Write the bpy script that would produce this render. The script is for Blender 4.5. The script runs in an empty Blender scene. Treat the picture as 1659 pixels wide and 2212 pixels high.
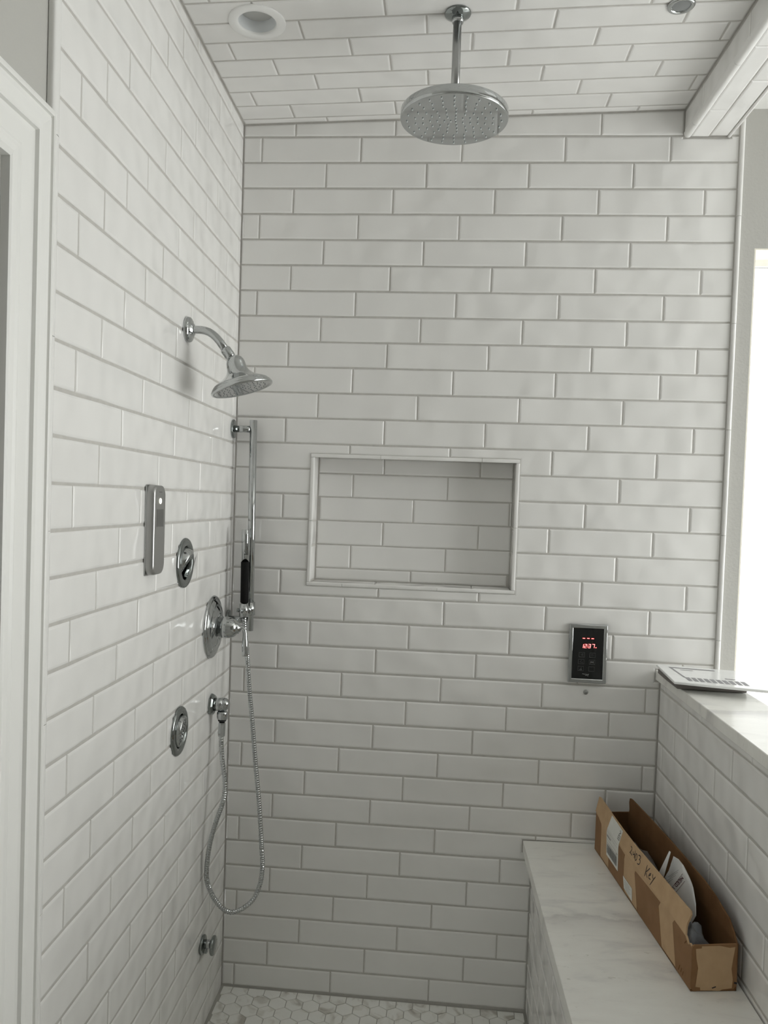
import bpy, bmesh, math, random
from mathutils import Vector, Matrix
random.seed(7)
sc = bpy.context.scene
C = sc.collection

# ------------------------------------------------------------------ camera
CAM = Vector((0.66892, -2.36978, 1.56601))
RX = Vector((0.99600718, 0.08066332, 0.03825074))
RD = Vector((0.03988472, -0.01874328, -0.99902848))
RF = Vector((-0.07986801, 0.99656516, -0.02188567))
cam = bpy.data.cameras.new('camera')
cam.sensor_fit = 'HORIZONTAL'
cam.sensor_width = 36.0
cam.lens = 1668.024 / 1659 * 36
cam.clip_start = 0.02
co = bpy.data.objects.new('camera', cam)
C.objects.link(co)
m = Matrix.Identity(4)
for i in range(3):
    m[i][0] = RX[i]; m[i][1] = -RD[i]; m[i][2] = -RF[i]; m[i][3] = CAM[i]
co.matrix_world = m
sc.camera = co

# ------------------------------------------------------------------ daylight and exposure
w = bpy.data.worlds.new('sky')
sc.world = w
w.use_nodes = True
bg = w.node_tree.nodes['Background']
bg.inputs[0].default_value = (0.985, 1.0, 1.0, 1)
bg.inputs[1].default_value = 1.0
vs = sc.view_settings
vs.view_transform = 'Standard'
vs.look = 'None'
vs.gamma = 1.0
vs.use_curve_mapping = False
vs.exposure = 3.08
sc.cycles.use_denoising = True
sc.cycles.max_bounces = 12
sc.cycles.diffuse_bounces = 8
sc.cycles.glossy_bounces = 6
sc.cycles.caustics_reflective = False
sc.cycles.caustics_refractive = False

WIN1 = (1.545, 2.8, 0.70, 2.335)      # window in the outer wall: x0 x1 z0 z1
WIN2 = (-1.4, -0.12, 0.45, 2.55)       # unseen window in the right wall, sized for its fill light: y0 y1 z0 z1
RWX = 3.2                              # right wall
RRY = -4.6                             # rear wall
def portal(name, loc, sx, sy, rot):
    l = bpy.data.lights.new(name, 'AREA')
    l.shape = 'RECTANGLE'; l.size = sx; l.size_y = sy
    l.cycles.is_portal = True
    o = bpy.data.objects.new(name, l); C.objects.link(o)
    o.location = loc; o.rotation_euler = rot
portal('window_daylight', ((WIN1[0]+WIN1[1])/2, 0.16, (WIN1[2]+WIN1[3])/2), WIN1[1]-WIN1[0], WIN1[3]-WIN1[2], (-math.pi/2, 0, 0))
portal('unseen_window_daylight', (RWX+0.14, (WIN2[0]+WIN2[1])/2, (WIN2[2]+WIN2[3])/2), WIN2[3]-WIN2[2], WIN2[1]-WIN2[0], (0, math.pi/2, 0))  # daylight portal of the unseen right-hand window

# ------------------------------------------------------------------ materials
def mat(name, col, rough=0.5, metal=0.0, spec=0.5, emis=None, es=1.0):
    mt = bpy.data.materials.new(name); mt.use_nodes = True
    b = mt.node_tree.nodes['Principled BSDF']
    b.inputs['Base Color'].default_value = (*col, 1)
    b.inputs['Roughness'].default_value = rough
    b.inputs['Metallic'].default_value = metal
    b.inputs['Specular IOR Level'].default_value = spec
    if emis:
        b.inputs['Emission Color'].default_value = (*emis, 1)
        b.inputs['Emission Strength'].default_value = es
    return mt
def nodes(mt):
    nt = mt.node_tree
    return nt, nt.nodes, nt.links, nt.nodes['Principled BSDF']
def coords(nt, scale, rand=0.0):
    g = nt.nodes.new('ShaderNodeNewGeometry')
    mp = nt.nodes.new('ShaderNodeMapping')
    mp.inputs['Scale'].default_value = scale
    nt.links.new(g.outputs['Position'], mp.inputs['Vector'])
    if rand:
        oi = nt.nodes.new('ShaderNodeObjectInfo')
        mul = nt.nodes.new('ShaderNodeMath'); mul.operation = 'MULTIPLY'; mul.inputs[1].default_value = rand
        nt.links.new(oi.outputs['Random'], mul.inputs[0])
        nt.links.new(mul.outputs[0], mp.inputs['Location'])
    return mp.outputs[0]
def noise(nt, vec, scale, detail=3, rough=0.5, dist=0.0):
    n = nt.nodes.new('ShaderNodeTexNoise')
    n.inputs['Scale'].default_value = scale; n.inputs['Detail'].default_value = detail
    n.inputs['Roughness'].default_value = rough; n.inputs['Distortion'].default_value = dist
    nt.links.new(vec, n.inputs['Vector'])
    return n.outputs['Fac']
def ramp(nt, fac, stops):
    r = nt.nodes.new('ShaderNodeValToRGB')
    e = r.color_ramp.elements
    while len(e) < len(stops): e.new(0.5)
    for x, (p, c) in zip(e, stops):
        x.position = p; x.color = (*c, 1)
    nt.links.new(fac, r.inputs[0])
    return r.outputs[0]
def bump(mt, vec_scale, nscale, strength, dist=0.002, detail=3, rand=0.0):
    nt, N, L, b = nodes(mt)
    f = noise(nt, coords(nt, vec_scale, rand), nscale, detail)
    bp = N.new('ShaderNodeBump'); bp.inputs['Strength'].default_value = strength; bp.inputs['Distance'].default_value = dist
    L.new(f, bp.inputs['Height']); L.new(bp.outputs[0], b.inputs['Normal'])
def colour_noise(mt, vec_scale, nscale, stops, detail=4, rand=0.0, dist=0.0, rough=0.5):
    nt, N, L, b = nodes(mt)
    L.new(ramp(nt, noise(nt, coords(nt, vec_scale, rand), nscale, detail, rough, dist), stops), b.inputs['Base Color'])

TILEC = (0.775, 0.775, 0.745)
M = {}
M['tile'] = mat('glazed_white_tile', TILEC, 0.10)
colour_noise(M['tile'], (1, 1, 1), 5.0, [(0.3, (0.765, 0.760, 0.746)), (0.7, (0.795, 0.790, 0.776))], 3, 20.0)
bump(M['tile'], (1, 1, 1), 9.0, 0.9, 0.012, 1, 20.0)
M['grout'] = mat('grey_grout', (0.50, 0.487, 0.462), 0.9, spec=0.2)
colour_noise(M['grout'], (1, 1, 1), 60, [(0.3, (0.475, 0.463, 0.44)), (0.7, (0.53, 0.517, 0.49))])
M['floor_grout'] = mat('floor_grout', (0.42, 0.41, 0.38), 0.9, spec=0.2)
bump(M['floor_grout'], (1, 1, 1), 300, 0.2)
M['hex'] = mat('hexagon_marble', (0.8, 0.8, 0.78), 0.35)
colour_noise(M['hex'], (1, 1, 1), 14, [(0.30, (0.46, 0.44, 0.40)), (0.40, (0.70, 0.69, 0.65)), (0.48, (0.82, 0.82, 0.79)), (1.0, (0.85, 0.85, 0.83))], 3, 60.0, 1.2)
M['marble'] = mat('veined_marble', (0.78, 0.78, 0.75), 0.22)
nt, N, L, b = nodes(M['marble'])
f1 = ramp(nt, noise(nt, coords(nt, (2.0, 6.5, 3)), 2.4, 7, 0.6, 0.7), [(0.30, (0.68, 0.675, 0.66)), (0.47, (0.815, 0.81, 0.775)), (0.70, (0.86, 0.86, 0.825))])
f2 = ramp(nt, noise(nt, coords(nt, (5.0, 17.0, 6)), 4.0, 6, 0.68, 1.2), [(0.29, (0.74, 0.735, 0.71)), (0.37, (1, 1, 1)), (1.0, (1, 1, 1))])
mx = N.new('ShaderNodeMix'); mx.data_type = 'RGBA'; mx.blend_type = 'MULTIPLY'; mx.inputs[0].default_value = 1.0
L.new(f1, mx.inputs[6]); L.new(f2, mx.inputs[7])
sx = N.new('ShaderNodeSeparateXYZ'); L.new(coords(nt, (1, 1, 1)), sx.inputs[0])
wob = N.new('ShaderNodeMath'); wob.operation = 'MULTIPLY_ADD'; wob.inputs[1].default_value = 0.11
L.new(noise(nt, coords(nt, (1, 1, 1)), 7, 5, 0.6), wob.inputs[0]); L.new(sx.outputs[1], wob.inputs[2])
band = N.new('ShaderNodeMapRange'); band.inputs['From Min'].default_value = -0.45; band.inputs['From Max'].default_value = -0.33
L.new(wob.outputs[0], band.inputs['Value'])
fb_ = ramp(nt, band.outputs[0], [(0.0, (1, 1, 1)), (0.30, (0.93, 0.925, 0.93)), (0.58, (0.80, 0.795, 0.805)), (0.66, (0.97, 0.97, 0.965)), (1.0, (1, 1, 1))])
m2 = N.new('ShaderNodeMix'); m2.data_type = 'RGBA'; m2.blend_type = 'MULTIPLY'; m2.inputs[0].default_value = 1.0
L.new(mx.outputs[2], m2.inputs[6]); L.new(fb_, m2.inputs[7]); L.new(m2.outputs[2], b.inputs['Base Color'])
M['paint'] = mat('grey_wall_paint', (0.475, 0.47, 0.445), 0.75, spec=0.25)
bump(M['paint'], (1, 1, 1), 130, 0.35, 0.002, 4)
M['rear_paint'] = mat('pale_wall_paint', (0.68, 0.68, 0.66), 0.75, spec=0.25)
bump(M['rear_paint'], (1, 1, 1), 130, 0.35, 0.002, 4)
M['ceiling_paint'] = mat('white_ceiling_paint', (0.76, 0.76, 0.74), 0.8, spec=0.2)
bump(M['ceiling_paint'], (1, 1, 1), 130, 0.25, 0.002, 4)
M['trim_paint'] = mat('white_trim_paint', (0.80, 0.80, 0.78), 0.35)
bump(M['trim_paint'], (1, 1, 1), 40, 0.06, 0.001)
M['deck'] = mat('white_tub_deck', (0.80, 0.80, 0.78), 0.3)
bump(M['deck'], (1, 1, 1), 40, 0.05, 0.001)
M['cream_paint'] = mat('cream_reveal_paint', (0.86, 0.83, 0.74), 0.5)
bump(M['cream_paint'], (1, 1, 1), 130, 0.2, 0.001)
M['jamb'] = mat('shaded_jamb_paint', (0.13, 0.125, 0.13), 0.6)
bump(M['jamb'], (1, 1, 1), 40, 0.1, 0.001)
M['chrome'] = mat('polished_chrome', (0.50, 0.515, 0.515), 0.07, 1.0)
bump(M['chrome'], (1, 1, 1), 18, 0.02, 0.001)
M['chrome_dull'] = mat('brushed_chrome', (0.42, 0.425, 0.42), 0.28, 1.0)
bump(M['chrome_dull'], (1, 1, 1), 500, 0.05, 0.001)
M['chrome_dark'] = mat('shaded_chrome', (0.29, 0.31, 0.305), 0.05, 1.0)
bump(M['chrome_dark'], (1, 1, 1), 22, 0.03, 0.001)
M['rubber'] = mat('black_rubber_grip', (0.006, 0.006, 0.006), 0.75, spec=0.2)
bump(M['rubber'], (1, 1, 1), 700, 0.3, 0.001)
M['black'] = mat('black_void', (0.01, 0.01, 0.01), 0.6)
bump(M['black'], (1, 1, 1), 100, 0.05, 0.001)
M['nozzle'] = mat('pale_nozzle', (0.62, 0.66, 0.66), 0.3)
bump(M['nozzle'], (1, 1, 1), 400, 0.1, 0.001)
M['white_plastic'] = mat('white_plastic', (0.83, 0.83, 0.82), 0.4)
bump(M['white_plastic'], (1, 1, 1), 60, 0.03, 0.001)
M['baffle'] = mat('pale_grey_baffle', (0.66, 0.68, 0.69), 0.3)
bump(M['baffle'], (1, 1, 1), 60, 0.03, 0.001)
M['lens'] = mat('frosted_lens', (0.47, 0.47, 0.455), 0.5)
bump(M['lens'], (1, 1, 1), 300, 0.1, 0.001)
M['grey_lens'] = mat('grey_lens', (0.22, 0.23, 0.23), 0.25)
bump(M['grey_lens'], (1, 1, 1), 300, 0.3, 0.001)
M['panel'] = mat('satin_metal_panel', (0.44, 0.44, 0.435), 0.34, 1.0)
bump(M['panel'], (1, 1, 1), 400, 0.03, 0.001)
M['lcd'] = mat('grey_display', (0.095, 0.095, 0.09), 0.25)
bump(M['lcd'], (1, 1, 1), 200, 0.02, 0.001)
M['glow'] = mat('lit_button', (0.9, 0.9, 0.8), 0.4, emis=(1.0, 1.0, 0.80), es=0.30)
bump(M['glow'], (1, 1, 1), 200, 0.02, 0.001)
M['glass_black'] = mat('black_glass', (0.006, 0.007, 0.007), 0.06)
bump(M['glass_black'], (1, 1, 1), 20, 0.02, 0.001)
M['red'] = mat('red_segment', (0.6, 0.02, 0.02), 0.4, emis=(1.0, 0.035, 0.03), es=0.36)
bump(M['red'], (1, 1, 1), 200, 0.02, 0.001)
M['red_core'] = mat('bright_red_segment', (0.9, 0.5, 0.5), 0.4, emis=(1.0, 0.42, 0.40), es=0.30)
bump(M['red_core'], (1, 1, 1), 200, 0.02, 0.001)
M['legend'] = mat('grey_legend', (0.10, 0.105, 0.105), 0.5)
bump(M['legend'], (1, 1, 1), 200, 0.02, 0.001)
M['legend_light'] = mat('pale_legend', (0.30, 0.31, 0.31), 0.5)
bump(M['legend_light'], (1, 1, 1), 200, 0.02, 0.001)
M['kraft'] = mat('kraft_cardboard', (0.50, 0.345, 0.205), 0.75, spec=0.2)
colour_noise(M['kraft'], (1, 1, 1), 30, [(0.3, (0.48, 0.33, 0.195)), (0.7, (0.54, 0.375, 0.225))])
M['kraft_dark'] = mat('brown_cardboard', (0.255, 0.135, 0.062), 0.6, spec=0.25)
colour_noise(M['kraft_dark'], (1, 1, 1), 22, [(0.3, (0.235, 0.125, 0.055)), (0.7, (0.285, 0.155, 0.075))])
M['kraft_in'] = mat('shaded_inner_cardboard', (0.17, 0.09, 0.042), 0.85, spec=0.1)  # same cardboard, with the shadow inside the box put into a darker colour
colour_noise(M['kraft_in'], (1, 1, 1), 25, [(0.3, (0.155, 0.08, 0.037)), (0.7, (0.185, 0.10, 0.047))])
M['paper'] = mat('white_paper', (0.76, 0.77, 0.77), 0.7, spec=0.2)
colour_noise(M['paper'], (1, 1, 1), 18, [(0.3, (0.72, 0.73, 0.74)), (0.7, (0.80, 0.80, 0.79))])
M['label'] = mat('label_paper', (0.70, 0.70, 0.665), 0.6, spec=0.3)
colour_noise(M['label'], (1, 1, 1), 50, [(0.3, (0.68, 0.68, 0.64)), (0.7, (0.72, 0.72, 0.685))])
M['ink'] = mat('dark_ink', (0.022, 0.016, 0.018), 0.6)
bump(M['ink'], (1, 1, 1), 100, 0.02, 0.001)
M['grey_ink'] = mat('grey_print', (0.20, 0.20, 0.20), 0.6)
colour_noise(M['grey_ink'], (1, 1, 1), 420, [(0.35, (0.12, 0.12, 0.12)), (0.65, (0.34, 0.34, 0.33))], 2)
M['pale_ink'] = mat('pale_print', (0.27, 0.27, 0.28), 0.6)
bump(M['pale_ink'], (1, 1, 1), 100, 0.02, 0.001)
M['plum_ink'] = mat('plum_ink', (0.085, 0.02, 0.035), 0.6)
bump(M['plum_ink'], (1, 1, 1), 100, 0.02, 0.001)
M['bag'] = mat('grey_plastic_bag', (0.22, 0.235, 0.26), 0.35)
bump(M['bag'], (1, 1, 1), 60, 0.6, 0.004)
M['black_foam'] = mat('black_packing_foam', (0.012, 0.012, 0.012), 0.9, spec=0.1)
bump(M['black_foam'], (1, 1, 1), 250, 0.5, 0.002)
M['foam'] = mat('dark_grey_wrap', (0.16, 0.145, 0.135), 0.6)
bump(M['foam'], (1, 1, 1), 50, 0.5, 0.004)
M['glossy_white'] = mat('glossy_white_card', (0.80, 0.81, 0.81), 0.14)
bump(M['glossy_white'], (1, 1, 1), 14, 0.25, 0.003)
M['room_floor'] = mat('grey_floor_tile', (0.24, 0.235, 0.225), 0.4)
colour_noise(M['room_floor'], (1, 1, 1), 5, [(0.3, (0.58, 0.57, 0.55)), (0.7, (0.66, 0.65, 0.63))])
def pane_glass(name, k):
    g = bpy.data.materials.new(name); g.use_nodes = True
    nt = g.node_tree; nt.nodes.clear()
    out = nt.nodes.new('ShaderNodeOutputMaterial'); tr = nt.nodes.new('ShaderNodeBsdfTransparent'); gl = nt.nodes.new('ShaderNodeBsdfGlossy')
    ms = nt.nodes.new('ShaderNodeMixShader'); ms.inputs[0].default_value = 0.06; gl.inputs['Roughness'].default_value = 0.1
    nt.links.new(ramp(nt, noise(nt, coords(nt, (1, 1, 1)), 45, 5, 0.7), [(0.30, (0.80*k, 0.86*k, 0.95*k)), (0.45, (0.96*k, 0.96*k, 0.95*k)), (0.75, (k, 0.98*k, 0.94*k))]), tr.inputs[0])
    nt.links.new(tr.outputs[0], ms.inputs[1]); nt.links.new(gl.outputs[0], ms.inputs[2]); nt.links.new(ms.outputs[0], out.inputs[0])
    return g
M['glass'] = pane_glass('patterned_window_glass', 0.50)
M['glass_clear'] = pane_glass('plain_window_glass', 1.0)


# ------------------------------------------------------------------ builders
def V3(*a): return Vector(a)
class MB:
    """Collects verts and faces in world coordinates; build() links them as one mesh object."""
    def __init__(s): s.v = []; s.f = []; s.smooth = []
    def add(s, vs_, fs, smooth=False):
        o = len(s.v); s.v += [Vector(p) for p in vs_]
        for f in fs: s.f.append([i + o for i in f]); s.smooth.append(smooth)
        return s
    def box(s, lo, hi, M4=None, bev=0.0):
        x0, y0, z0 = lo; x1, y1, z1 = hi
        if bev > 0:
            return s.prism([(x0, y0), (x1, y0), (x1, y1), (x0, y1)], z0, z1, M4, bev)
        p = [V3(x0,y0,z0), V3(x1,y0,z0), V3(x1,y1,z0), V3(x0,y1,z0), V3(x0,y0,z1), V3(x1,y0,z1), V3(x1,y1,z1), V3(x0,y1,z1)]
        if M4 is not None: p = [M4 @ q for q in p]
        return s.add(p, [(0,3,2,1), (4,5,6,7), (0,1,5,4), (1,2,6,5), (2,3,7,6), (3,0,4,7)])
    def prism(s, poly, z0, z1, M4=None, bev=0.0, bev0=0.0):
        """polygon extruded along local z, top (and bottom) edges chamfered"""
        rings = []
        if bev0 > 0: rings += [(inset(poly, bev0), z0), (poly, z0 + bev0)]
        else: rings += [(poly, z0)]
        if bev > 0: rings += [(poly, z1 - bev), (inset(poly, bev), z1)]
        else: rings += [(poly, z1)]
        n = len(poly); vs_ = []; fs = []
        for pl, z in rings: vs_ += [V3(x, y, z) for x, y in pl]
        for k in range(len(rings) - 1):
            for i in range(n):
                j = (i + 1) % n
                fs.append((k*n+i, k*n+j, (k+1)*n+j, (k+1)*n+i))
        fs.append(tuple(range(n))[::-1]); fs.append(tuple((len(rings)-1)*n + i for i in range(n)))
        if M4 is not None: vs_ = [M4 @ q for q in vs_]
        return s.add(vs_, fs)
    def lathe(s, prof, M4, seg=32, smooth=True, close=True):
        """profile [(r, h)] turned about local z"""
        vs_ = []; fs = []
        for r, h in prof:
            for i in range(seg):
                a = 2*math.pi*i/seg
                vs_.append(M4 @ V3(r*math.cos(a), r*math.sin(a), h))
        for k in range(len(prof)-1):
            for i in range(seg):
                j = (i+1) % seg
                fs.append((k*seg+i, k*seg+j, (k+1)*seg+j, (k+1)*seg+i))
        s.add(vs_, fs, smooth)
        o = len(s.v) - len(vs_)
        if close:
            if prof[0][0] > 1e-6: s.f.append([o+i for i in range(seg)][::-1]); s.smooth.append(False)
            if prof[-1][0] > 1e-6: s.f.append([o+(len(prof)-1)*seg+i for i in range(seg)]); s.smooth.append(False)
        return s
    def tube(s, pts, rad, seg=14, caps=True, smooth=True):
        pts = [Vector(p) for p in pts]; n = len(pts)
        rad = rad if isinstance(rad, (list, tuple)) else [rad]*n
        T = [(pts[min(i+1, n-1)] - pts[max(i-1, 0)]).normalized() for i in range(n)]
        u = T[0].orthogonal().normalized()
        vs_ = []; fs = []
        for i in range(n):
            u = (u - T[i]*u.dot(T[i])).normalized(); v = T[i].cross(u)
            for k in range(seg):
                a = 2*math.pi*k/seg
                vs_.append(pts[i] + (u*math.cos(a) + v*math.sin(a))*rad[i])
        for i in range(n-1):
            for k in range(seg):
                j = (k+1) % seg
                fs.append((i*seg+k, i*seg+j, (i+1)*seg+j, (i+1)*seg+k))
        s.add(vs_, fs, smooth)
        o = len(s.v) - len(vs_)
        if caps:
            s.f.append([o+k for k in range(seg)][::-1]); s.smooth.append(False)
            s.f.append([o+(n-1)*seg+k for k in range(seg)]); s.smooth.append(False)
        return s
    def ribbon(s, pts, width, at, nrm, lift=0.0004):
        """flat pen stroke: 2-D points through AT into the surface, raised by LIFT along NRM"""
        P = [at(*p) for p in pts]; n = len(P); vs_ = []; fs = []
        for i in range(n):
            t = (P[min(i+1, n-1)] - P[max(i-1, 0)]).normalized()
            sd = nrm.cross(t).normalized() * width/2
            e = t*width*0.3*(-1 if i == 0 else 1 if i == n-1 else 0)
            vs_ += [P[i] + e - sd + nrm*lift, P[i] + e + sd + nrm*lift]
        for i in range(n-1): fs.append((2*i, 2*i+1, 2*i+3, 2*i+2))
        return s.add(vs_, fs)
    def build(s, name, material, parent=None, kind=None, origin=None):
        P = Vector(parent['_w']) if parent is not None else Vector((0, 0, 0))
        if origin is None:
            if s.v:
                lo = [min(q[i] for q in s.v) for i in range(3)]; hi = [max(q[i] for q in s.v) for i in range(3)]
                origin = Vector(((lo[0]+hi[0])/2, (lo[1]+hi[1])/2, lo[2]))
        origin = Vector(origin)
        me = bpy.data.meshes.new(name)
        me.from_pydata([tuple(q - origin) for q in s.v], [], s.f)
        me.polygons.foreach_set('use_smooth', s.smooth)
        me.materials.append(material)
        me.update()
        bm = bmesh.new(); bm.from_mesh(me); bmesh.ops.recalc_face_normals(bm, faces=bm.faces); bm.to_mesh(me); bm.free()
        o = bpy.data.objects.new(name, me); C.objects.link(o)
        if parent is not None: o.parent = parent
        o.location = origin - P
        o['_w'] = tuple(origin)
        if kind: o['kind'] = kind
        return o
def inset(poly, d):
    n = len(poly); area = sum(poly[i][0]*poly[(i+1)%n][1] - poly[(i+1)%n][0]*poly[i][1] for i in range(n))
    sg = 1 if area > 0 else -1
    out_ = []
    for i in range(n):
        a, b_, c = poly[i-1], poly[i], poly[(i+1) % n]
        def nn(p, q):
            dx, dy = q[0]-p[0], q[1]-p[1]; l = math.hypot(dx, dy) or 1e-9
            return (-dy/l*sg, dx/l*sg)
        n1, n2 = nn(a, b_), nn(b_, c)
        k = 1 + n1[0]*n2[0] + n1[1]*n2[1]
        k = max(k, 0.3)
        out_.append((b_[0] + (n1[0]+n2[0])*d/k, b_[1] + (n1[1]+n2[1])*d/k))
    return out_
def frame(o, z, x=None):
    """matrix with local z along Z at O"""
    z = Vector(z).normalized()
    x = Vector(x) if x is not None else z.orthogonal()
    x = (x - z*x.dot(z)).normalized(); y = z.cross(x)
    M4 = Matrix.Identity(4)
    for i in range(3):
        M4[i][0] = x[i]; M4[i][1] = y[i]; M4[i][2] = z[i]; M4[i][3] = o[i]
    return M4
def empty(name, loc, label=None, cat=None, group=None, kind=None):
    o = bpy.data.objects.new(name, None); C.objects.link(o)
    o.location = loc; o['_w'] = tuple(loc); o.empty_display_size = 0.05
    if label: o['label'] = label
    if cat: o['category'] = cat
    if group: o['group'] = group
    if kind: o['kind'] = kind
    return o
def tag(o, label, cat):
    o['label'] = label; o['category'] = cat
    return o
def arc(cx, cy, r, a0, a1, n):
    return [(cx + r*math.cos(a0+(a1-a0)*i/n), cy + r*math.sin(a0+(a1-a0)*i/n)) for i in range(n+1)]
def rrect(x0, y0, x1, y1, r, n=5):
    p = math.pi
    return arc(x1-r, y0+r, r, -p/2, 0, n) + arc(x1-r, y1-r, r, 0, p/2, n) + arc(x0+r, y1-r, r, p/2, p, n) + arc(x0+r, y0+r, r, p, 1.5*p, n)

# ------------------------------------------------------------------ tiled surfaces
class Surf:
    def __init__(s, O, U, V, Nn): s.O = Vector(O); s.U = Vector(U); s.V = Vector(V); s.N = Vector(Nn).normalized()
    def at(s, u, v, n=0.0): return s.O + s.U*u + s.V*v + s.N*n
def cells(rect, holes):
    """outlines (counter-clockwise) of a rectangle minus rectangular holes"""
    u0, v0, u1, v1 = rect
    hs = [h for h in holes if h[0] < u1 and h[2] > u0 and h[1] < v1 and h[3] > v0]
    if not hs: return [[(u0, v0), (u1, v0), (u1, v1), (u0, v1)]]
    us = sorted({u0, u1} | {x for h in hs for x in (h[0], h[2]) if u0 < x < u1})
    vs2 = sorted({v0, v1} | {x for h in hs for x in (h[1], h[3]) if v0 < x < v1})
    ins = {}
    for i in range(len(us)-1):
        for j in range(len(vs2)-1):
            cu, cv = (us[i]+us[i+1])/2, (vs2[j]+vs2[j+1])/2
            ins[i, j] = not any(h[0] < cu < h[2] and h[1] < cv < h[3] for h in hs)
    edges = {}
    for (i, j), a in ins.items():
        if not a: continue
        if not ins.get((i, j-1)): edges.setdefault((i, j), []).append((i+1, j))
        if not ins.get((i+1, j)): edges.setdefault((i+1, j), []).append((i+1, j+1))
        if not ins.get((i, j+1)): edges.setdefault((i+1, j+1), []).append((i, j+1))
        if not ins.get((i-1, j)): edges.setdefault((i, j+1), []).append((i, j))
    loops = []
    while edges:
        st = next(iter(edges)); cur = st; lp = []
        while True:
            lp.append(cur); nx = edges[cur].pop()
            if not edges[cur]: del edges[cur]
            cur = nx
            if cur == st or cur not in edges: break
        pl = [(us[i], vs2[j]) for i, j in lp]
        pl = [p for k, p in enumerate(pl) if not ((pl[k-1][0] == p[0] == pl[(k+1) % len(pl)][0]) or (pl[k-1][1] == p[1] == pl[(k+1) % len(pl)][1]))]
        loops.append(pl)
    return loops
rng = random.Random(3)
def tile(S, poly, parent, name='tile', material=None, warp=None, jit=0.0007, chamfer=0.0050, tilt=0.0016, sub=0.085):
    if warp: poly = [warp(u, v) for u, v in poly]
    us = [p[0] for p in poly]; vv = [p[1] for p in poly]
    w_, h_ = max(us)-min(us), max(vv)-min(vv)
    if w_ < 0.004 or h_ < 0.004: return None
    pts = []
    n = len(poly)
    for i in range(n):
        a, b_ = poly[i], poly[(i+1) % n]
        l = math.hypot(b_[0]-a[0], b_[1]-a[1]); k = max(1, int(l/sub + 0.3))
        for q in range(k):
            t = q/k
            j = jit if q else jit*0.5
            pts.append((a[0]+(b_[0]-a[0])*t + rng.uniform(-j, j), a[1]+(b_[1]-a[1])*t + rng.uniform(-j, j)))
    ch = min(chamfer, 0.3*min(w_, h_))
    uc, vc = (max(us)+min(us))/2, (max(vv)+min(vv))/2
    ta, tb, dn = rng.uniform(-tilt, tilt), rng.uniform(-tilt, tilt)*2, rng.uniform(-0.0003, 0.0003)
    rings = [(pts, -0.004), (inset(pts, ch*0.07), -0.0019), (inset(pts, ch*0.38), -0.0008), (inset(pts, ch), 0.0)]
    vs_ = []; fs = []; m_ = len(pts)
    for pl, nn in rings:
        for u, v in pl: vs_.append(S.at(u, v, nn + (u-uc)*ta + (v-vc)*tb + dn))
    for k in range(3):
        for i in range(m_):
            j = (i+1) % m_
            fs.append((k*m_+i, k*m_+j, (k+1)*m_+j, (k+1)*m_+i))
    fs.append(tuple(3*m_+i for i in range(m_)))
    mb = MB().add(vs_, fs)
    return mb.build(name, material or M['tile'], parent, origin=S.at(uc, vc, 0))
GAP = 0.0038
def lay(S, parent, rows, u0, u1, seam, pitch, holes=(), warp=None, gap=GAP, gapv=None):
    gapv = gapv or gap*1.35
    """rows: (index, v0, v1); seam(index) = position of one vertical joint"""
    for r, v0, v1 in rows:
        s0 = seam(r)
        k0 = math.floor((u0 - s0)/pitch)
        k = k0
        while s0 + k*pitch < u1:
            a, b_ = max(u0, s0 + k*pitch), min(u1, s0 + (k+1)*pitch)
            k += 1
            if b_ - a < 0.007: continue
            rect = (a+gap/2, v0+gapv/2, b_-gap/2, v1-gapv/2)
            for pl in cells(rect, holes): tile(S, pl, parent, warp=warp)
def backing(S, parent_name, rect, holes, thick, material, kind='structure', face=-0.002):
    """the grouted wall itself: solid slabs around the holes"""
    us = sorted({rect[0], rect[2]} | {x for h in holes for x in (h[0], h[2]) if rect[0] < x < rect[2]})
    vv = sorted({rect[1], rect[3]} | {x for h in holes for x in (h[1], h[3]) if rect[1] < x < rect[3]})
    mb = MB()
    for i in range(len(us)-1):
        for j in range(len(vv)-1):
            cu, cv = (us[i]+us[i+1])/2, (vv[j]+vv[j+1])/2
            if any(h[0] < cu < h[2] and h[1] < cv < h[3] for h in holes): continue
            p = [S.at(u, v, n) for n in (-thick, face) for u, v in ((us[i], vv[j]), (us[i+1], vv[j]), (us[i+1], vv[j+1]), (us[i], vv[j+1]))]
            mb.add(p, [(0,3,2,1), (4,5,6,7), (0,1,5,4), (1,2,6,5), (2,3,7,6), (3,0,4,7)])
    return mb.build(parent_name, material, None, kind=kind)

VP, F0, HP, BS = 0.0784445, 2.65692, 0.308, 0.00455     # row pitch, height of joint 0, tile pitch, slope of the courses
def kz(k): return F0 - k*VP
# --- back wall
SB = Surf((0, 0, 0), (1, 0, BS), (0, 0, 1), (0, -1, 0))
NX0, NX1, NV0, NV1 = 0.246, 0.8868, 1.2757, 1.6851
holesB = [(NX0-0.001, NV0-0.001, NX1+0.001, NV1+0.001), (1.3285, -1, 3, 1.0292), (1.3145, 1.0292, 3, 1.0685),
          (0.9705, -1, 3, 0.4850), (0.9415, 0.4850, 1.45, 0.5248), (1.3245, 2.6485, 1.4635, 4)]
wall_back = backing(SB, 'wall_back', (-0.12, -0.10, 1.489, 2.80), [(NX0+0.004, NV0+0.004, NX1-0.004, NV1-0.004)], 0.12, M['grout'])
def warpB(u, v):
    if u < 0.003: u = u - 0.00758*(v-F0) + 0.0004
    if v > 2.70: v = 2.694 + 0.0289*u - 0.0022
    return u, v
sbk = (0.05796, 0.26111, 0.16204)
rowsB = [(r, max(kz(r+1), -0.004), kz(r) if r >= 0 else 2.75) for r in range(-1, 34)]
lay(SB, wall_back, rowsB, 0.0, 1.4868, lambda r: sbk[r % 3], HP, holesB, warpB)
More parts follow.
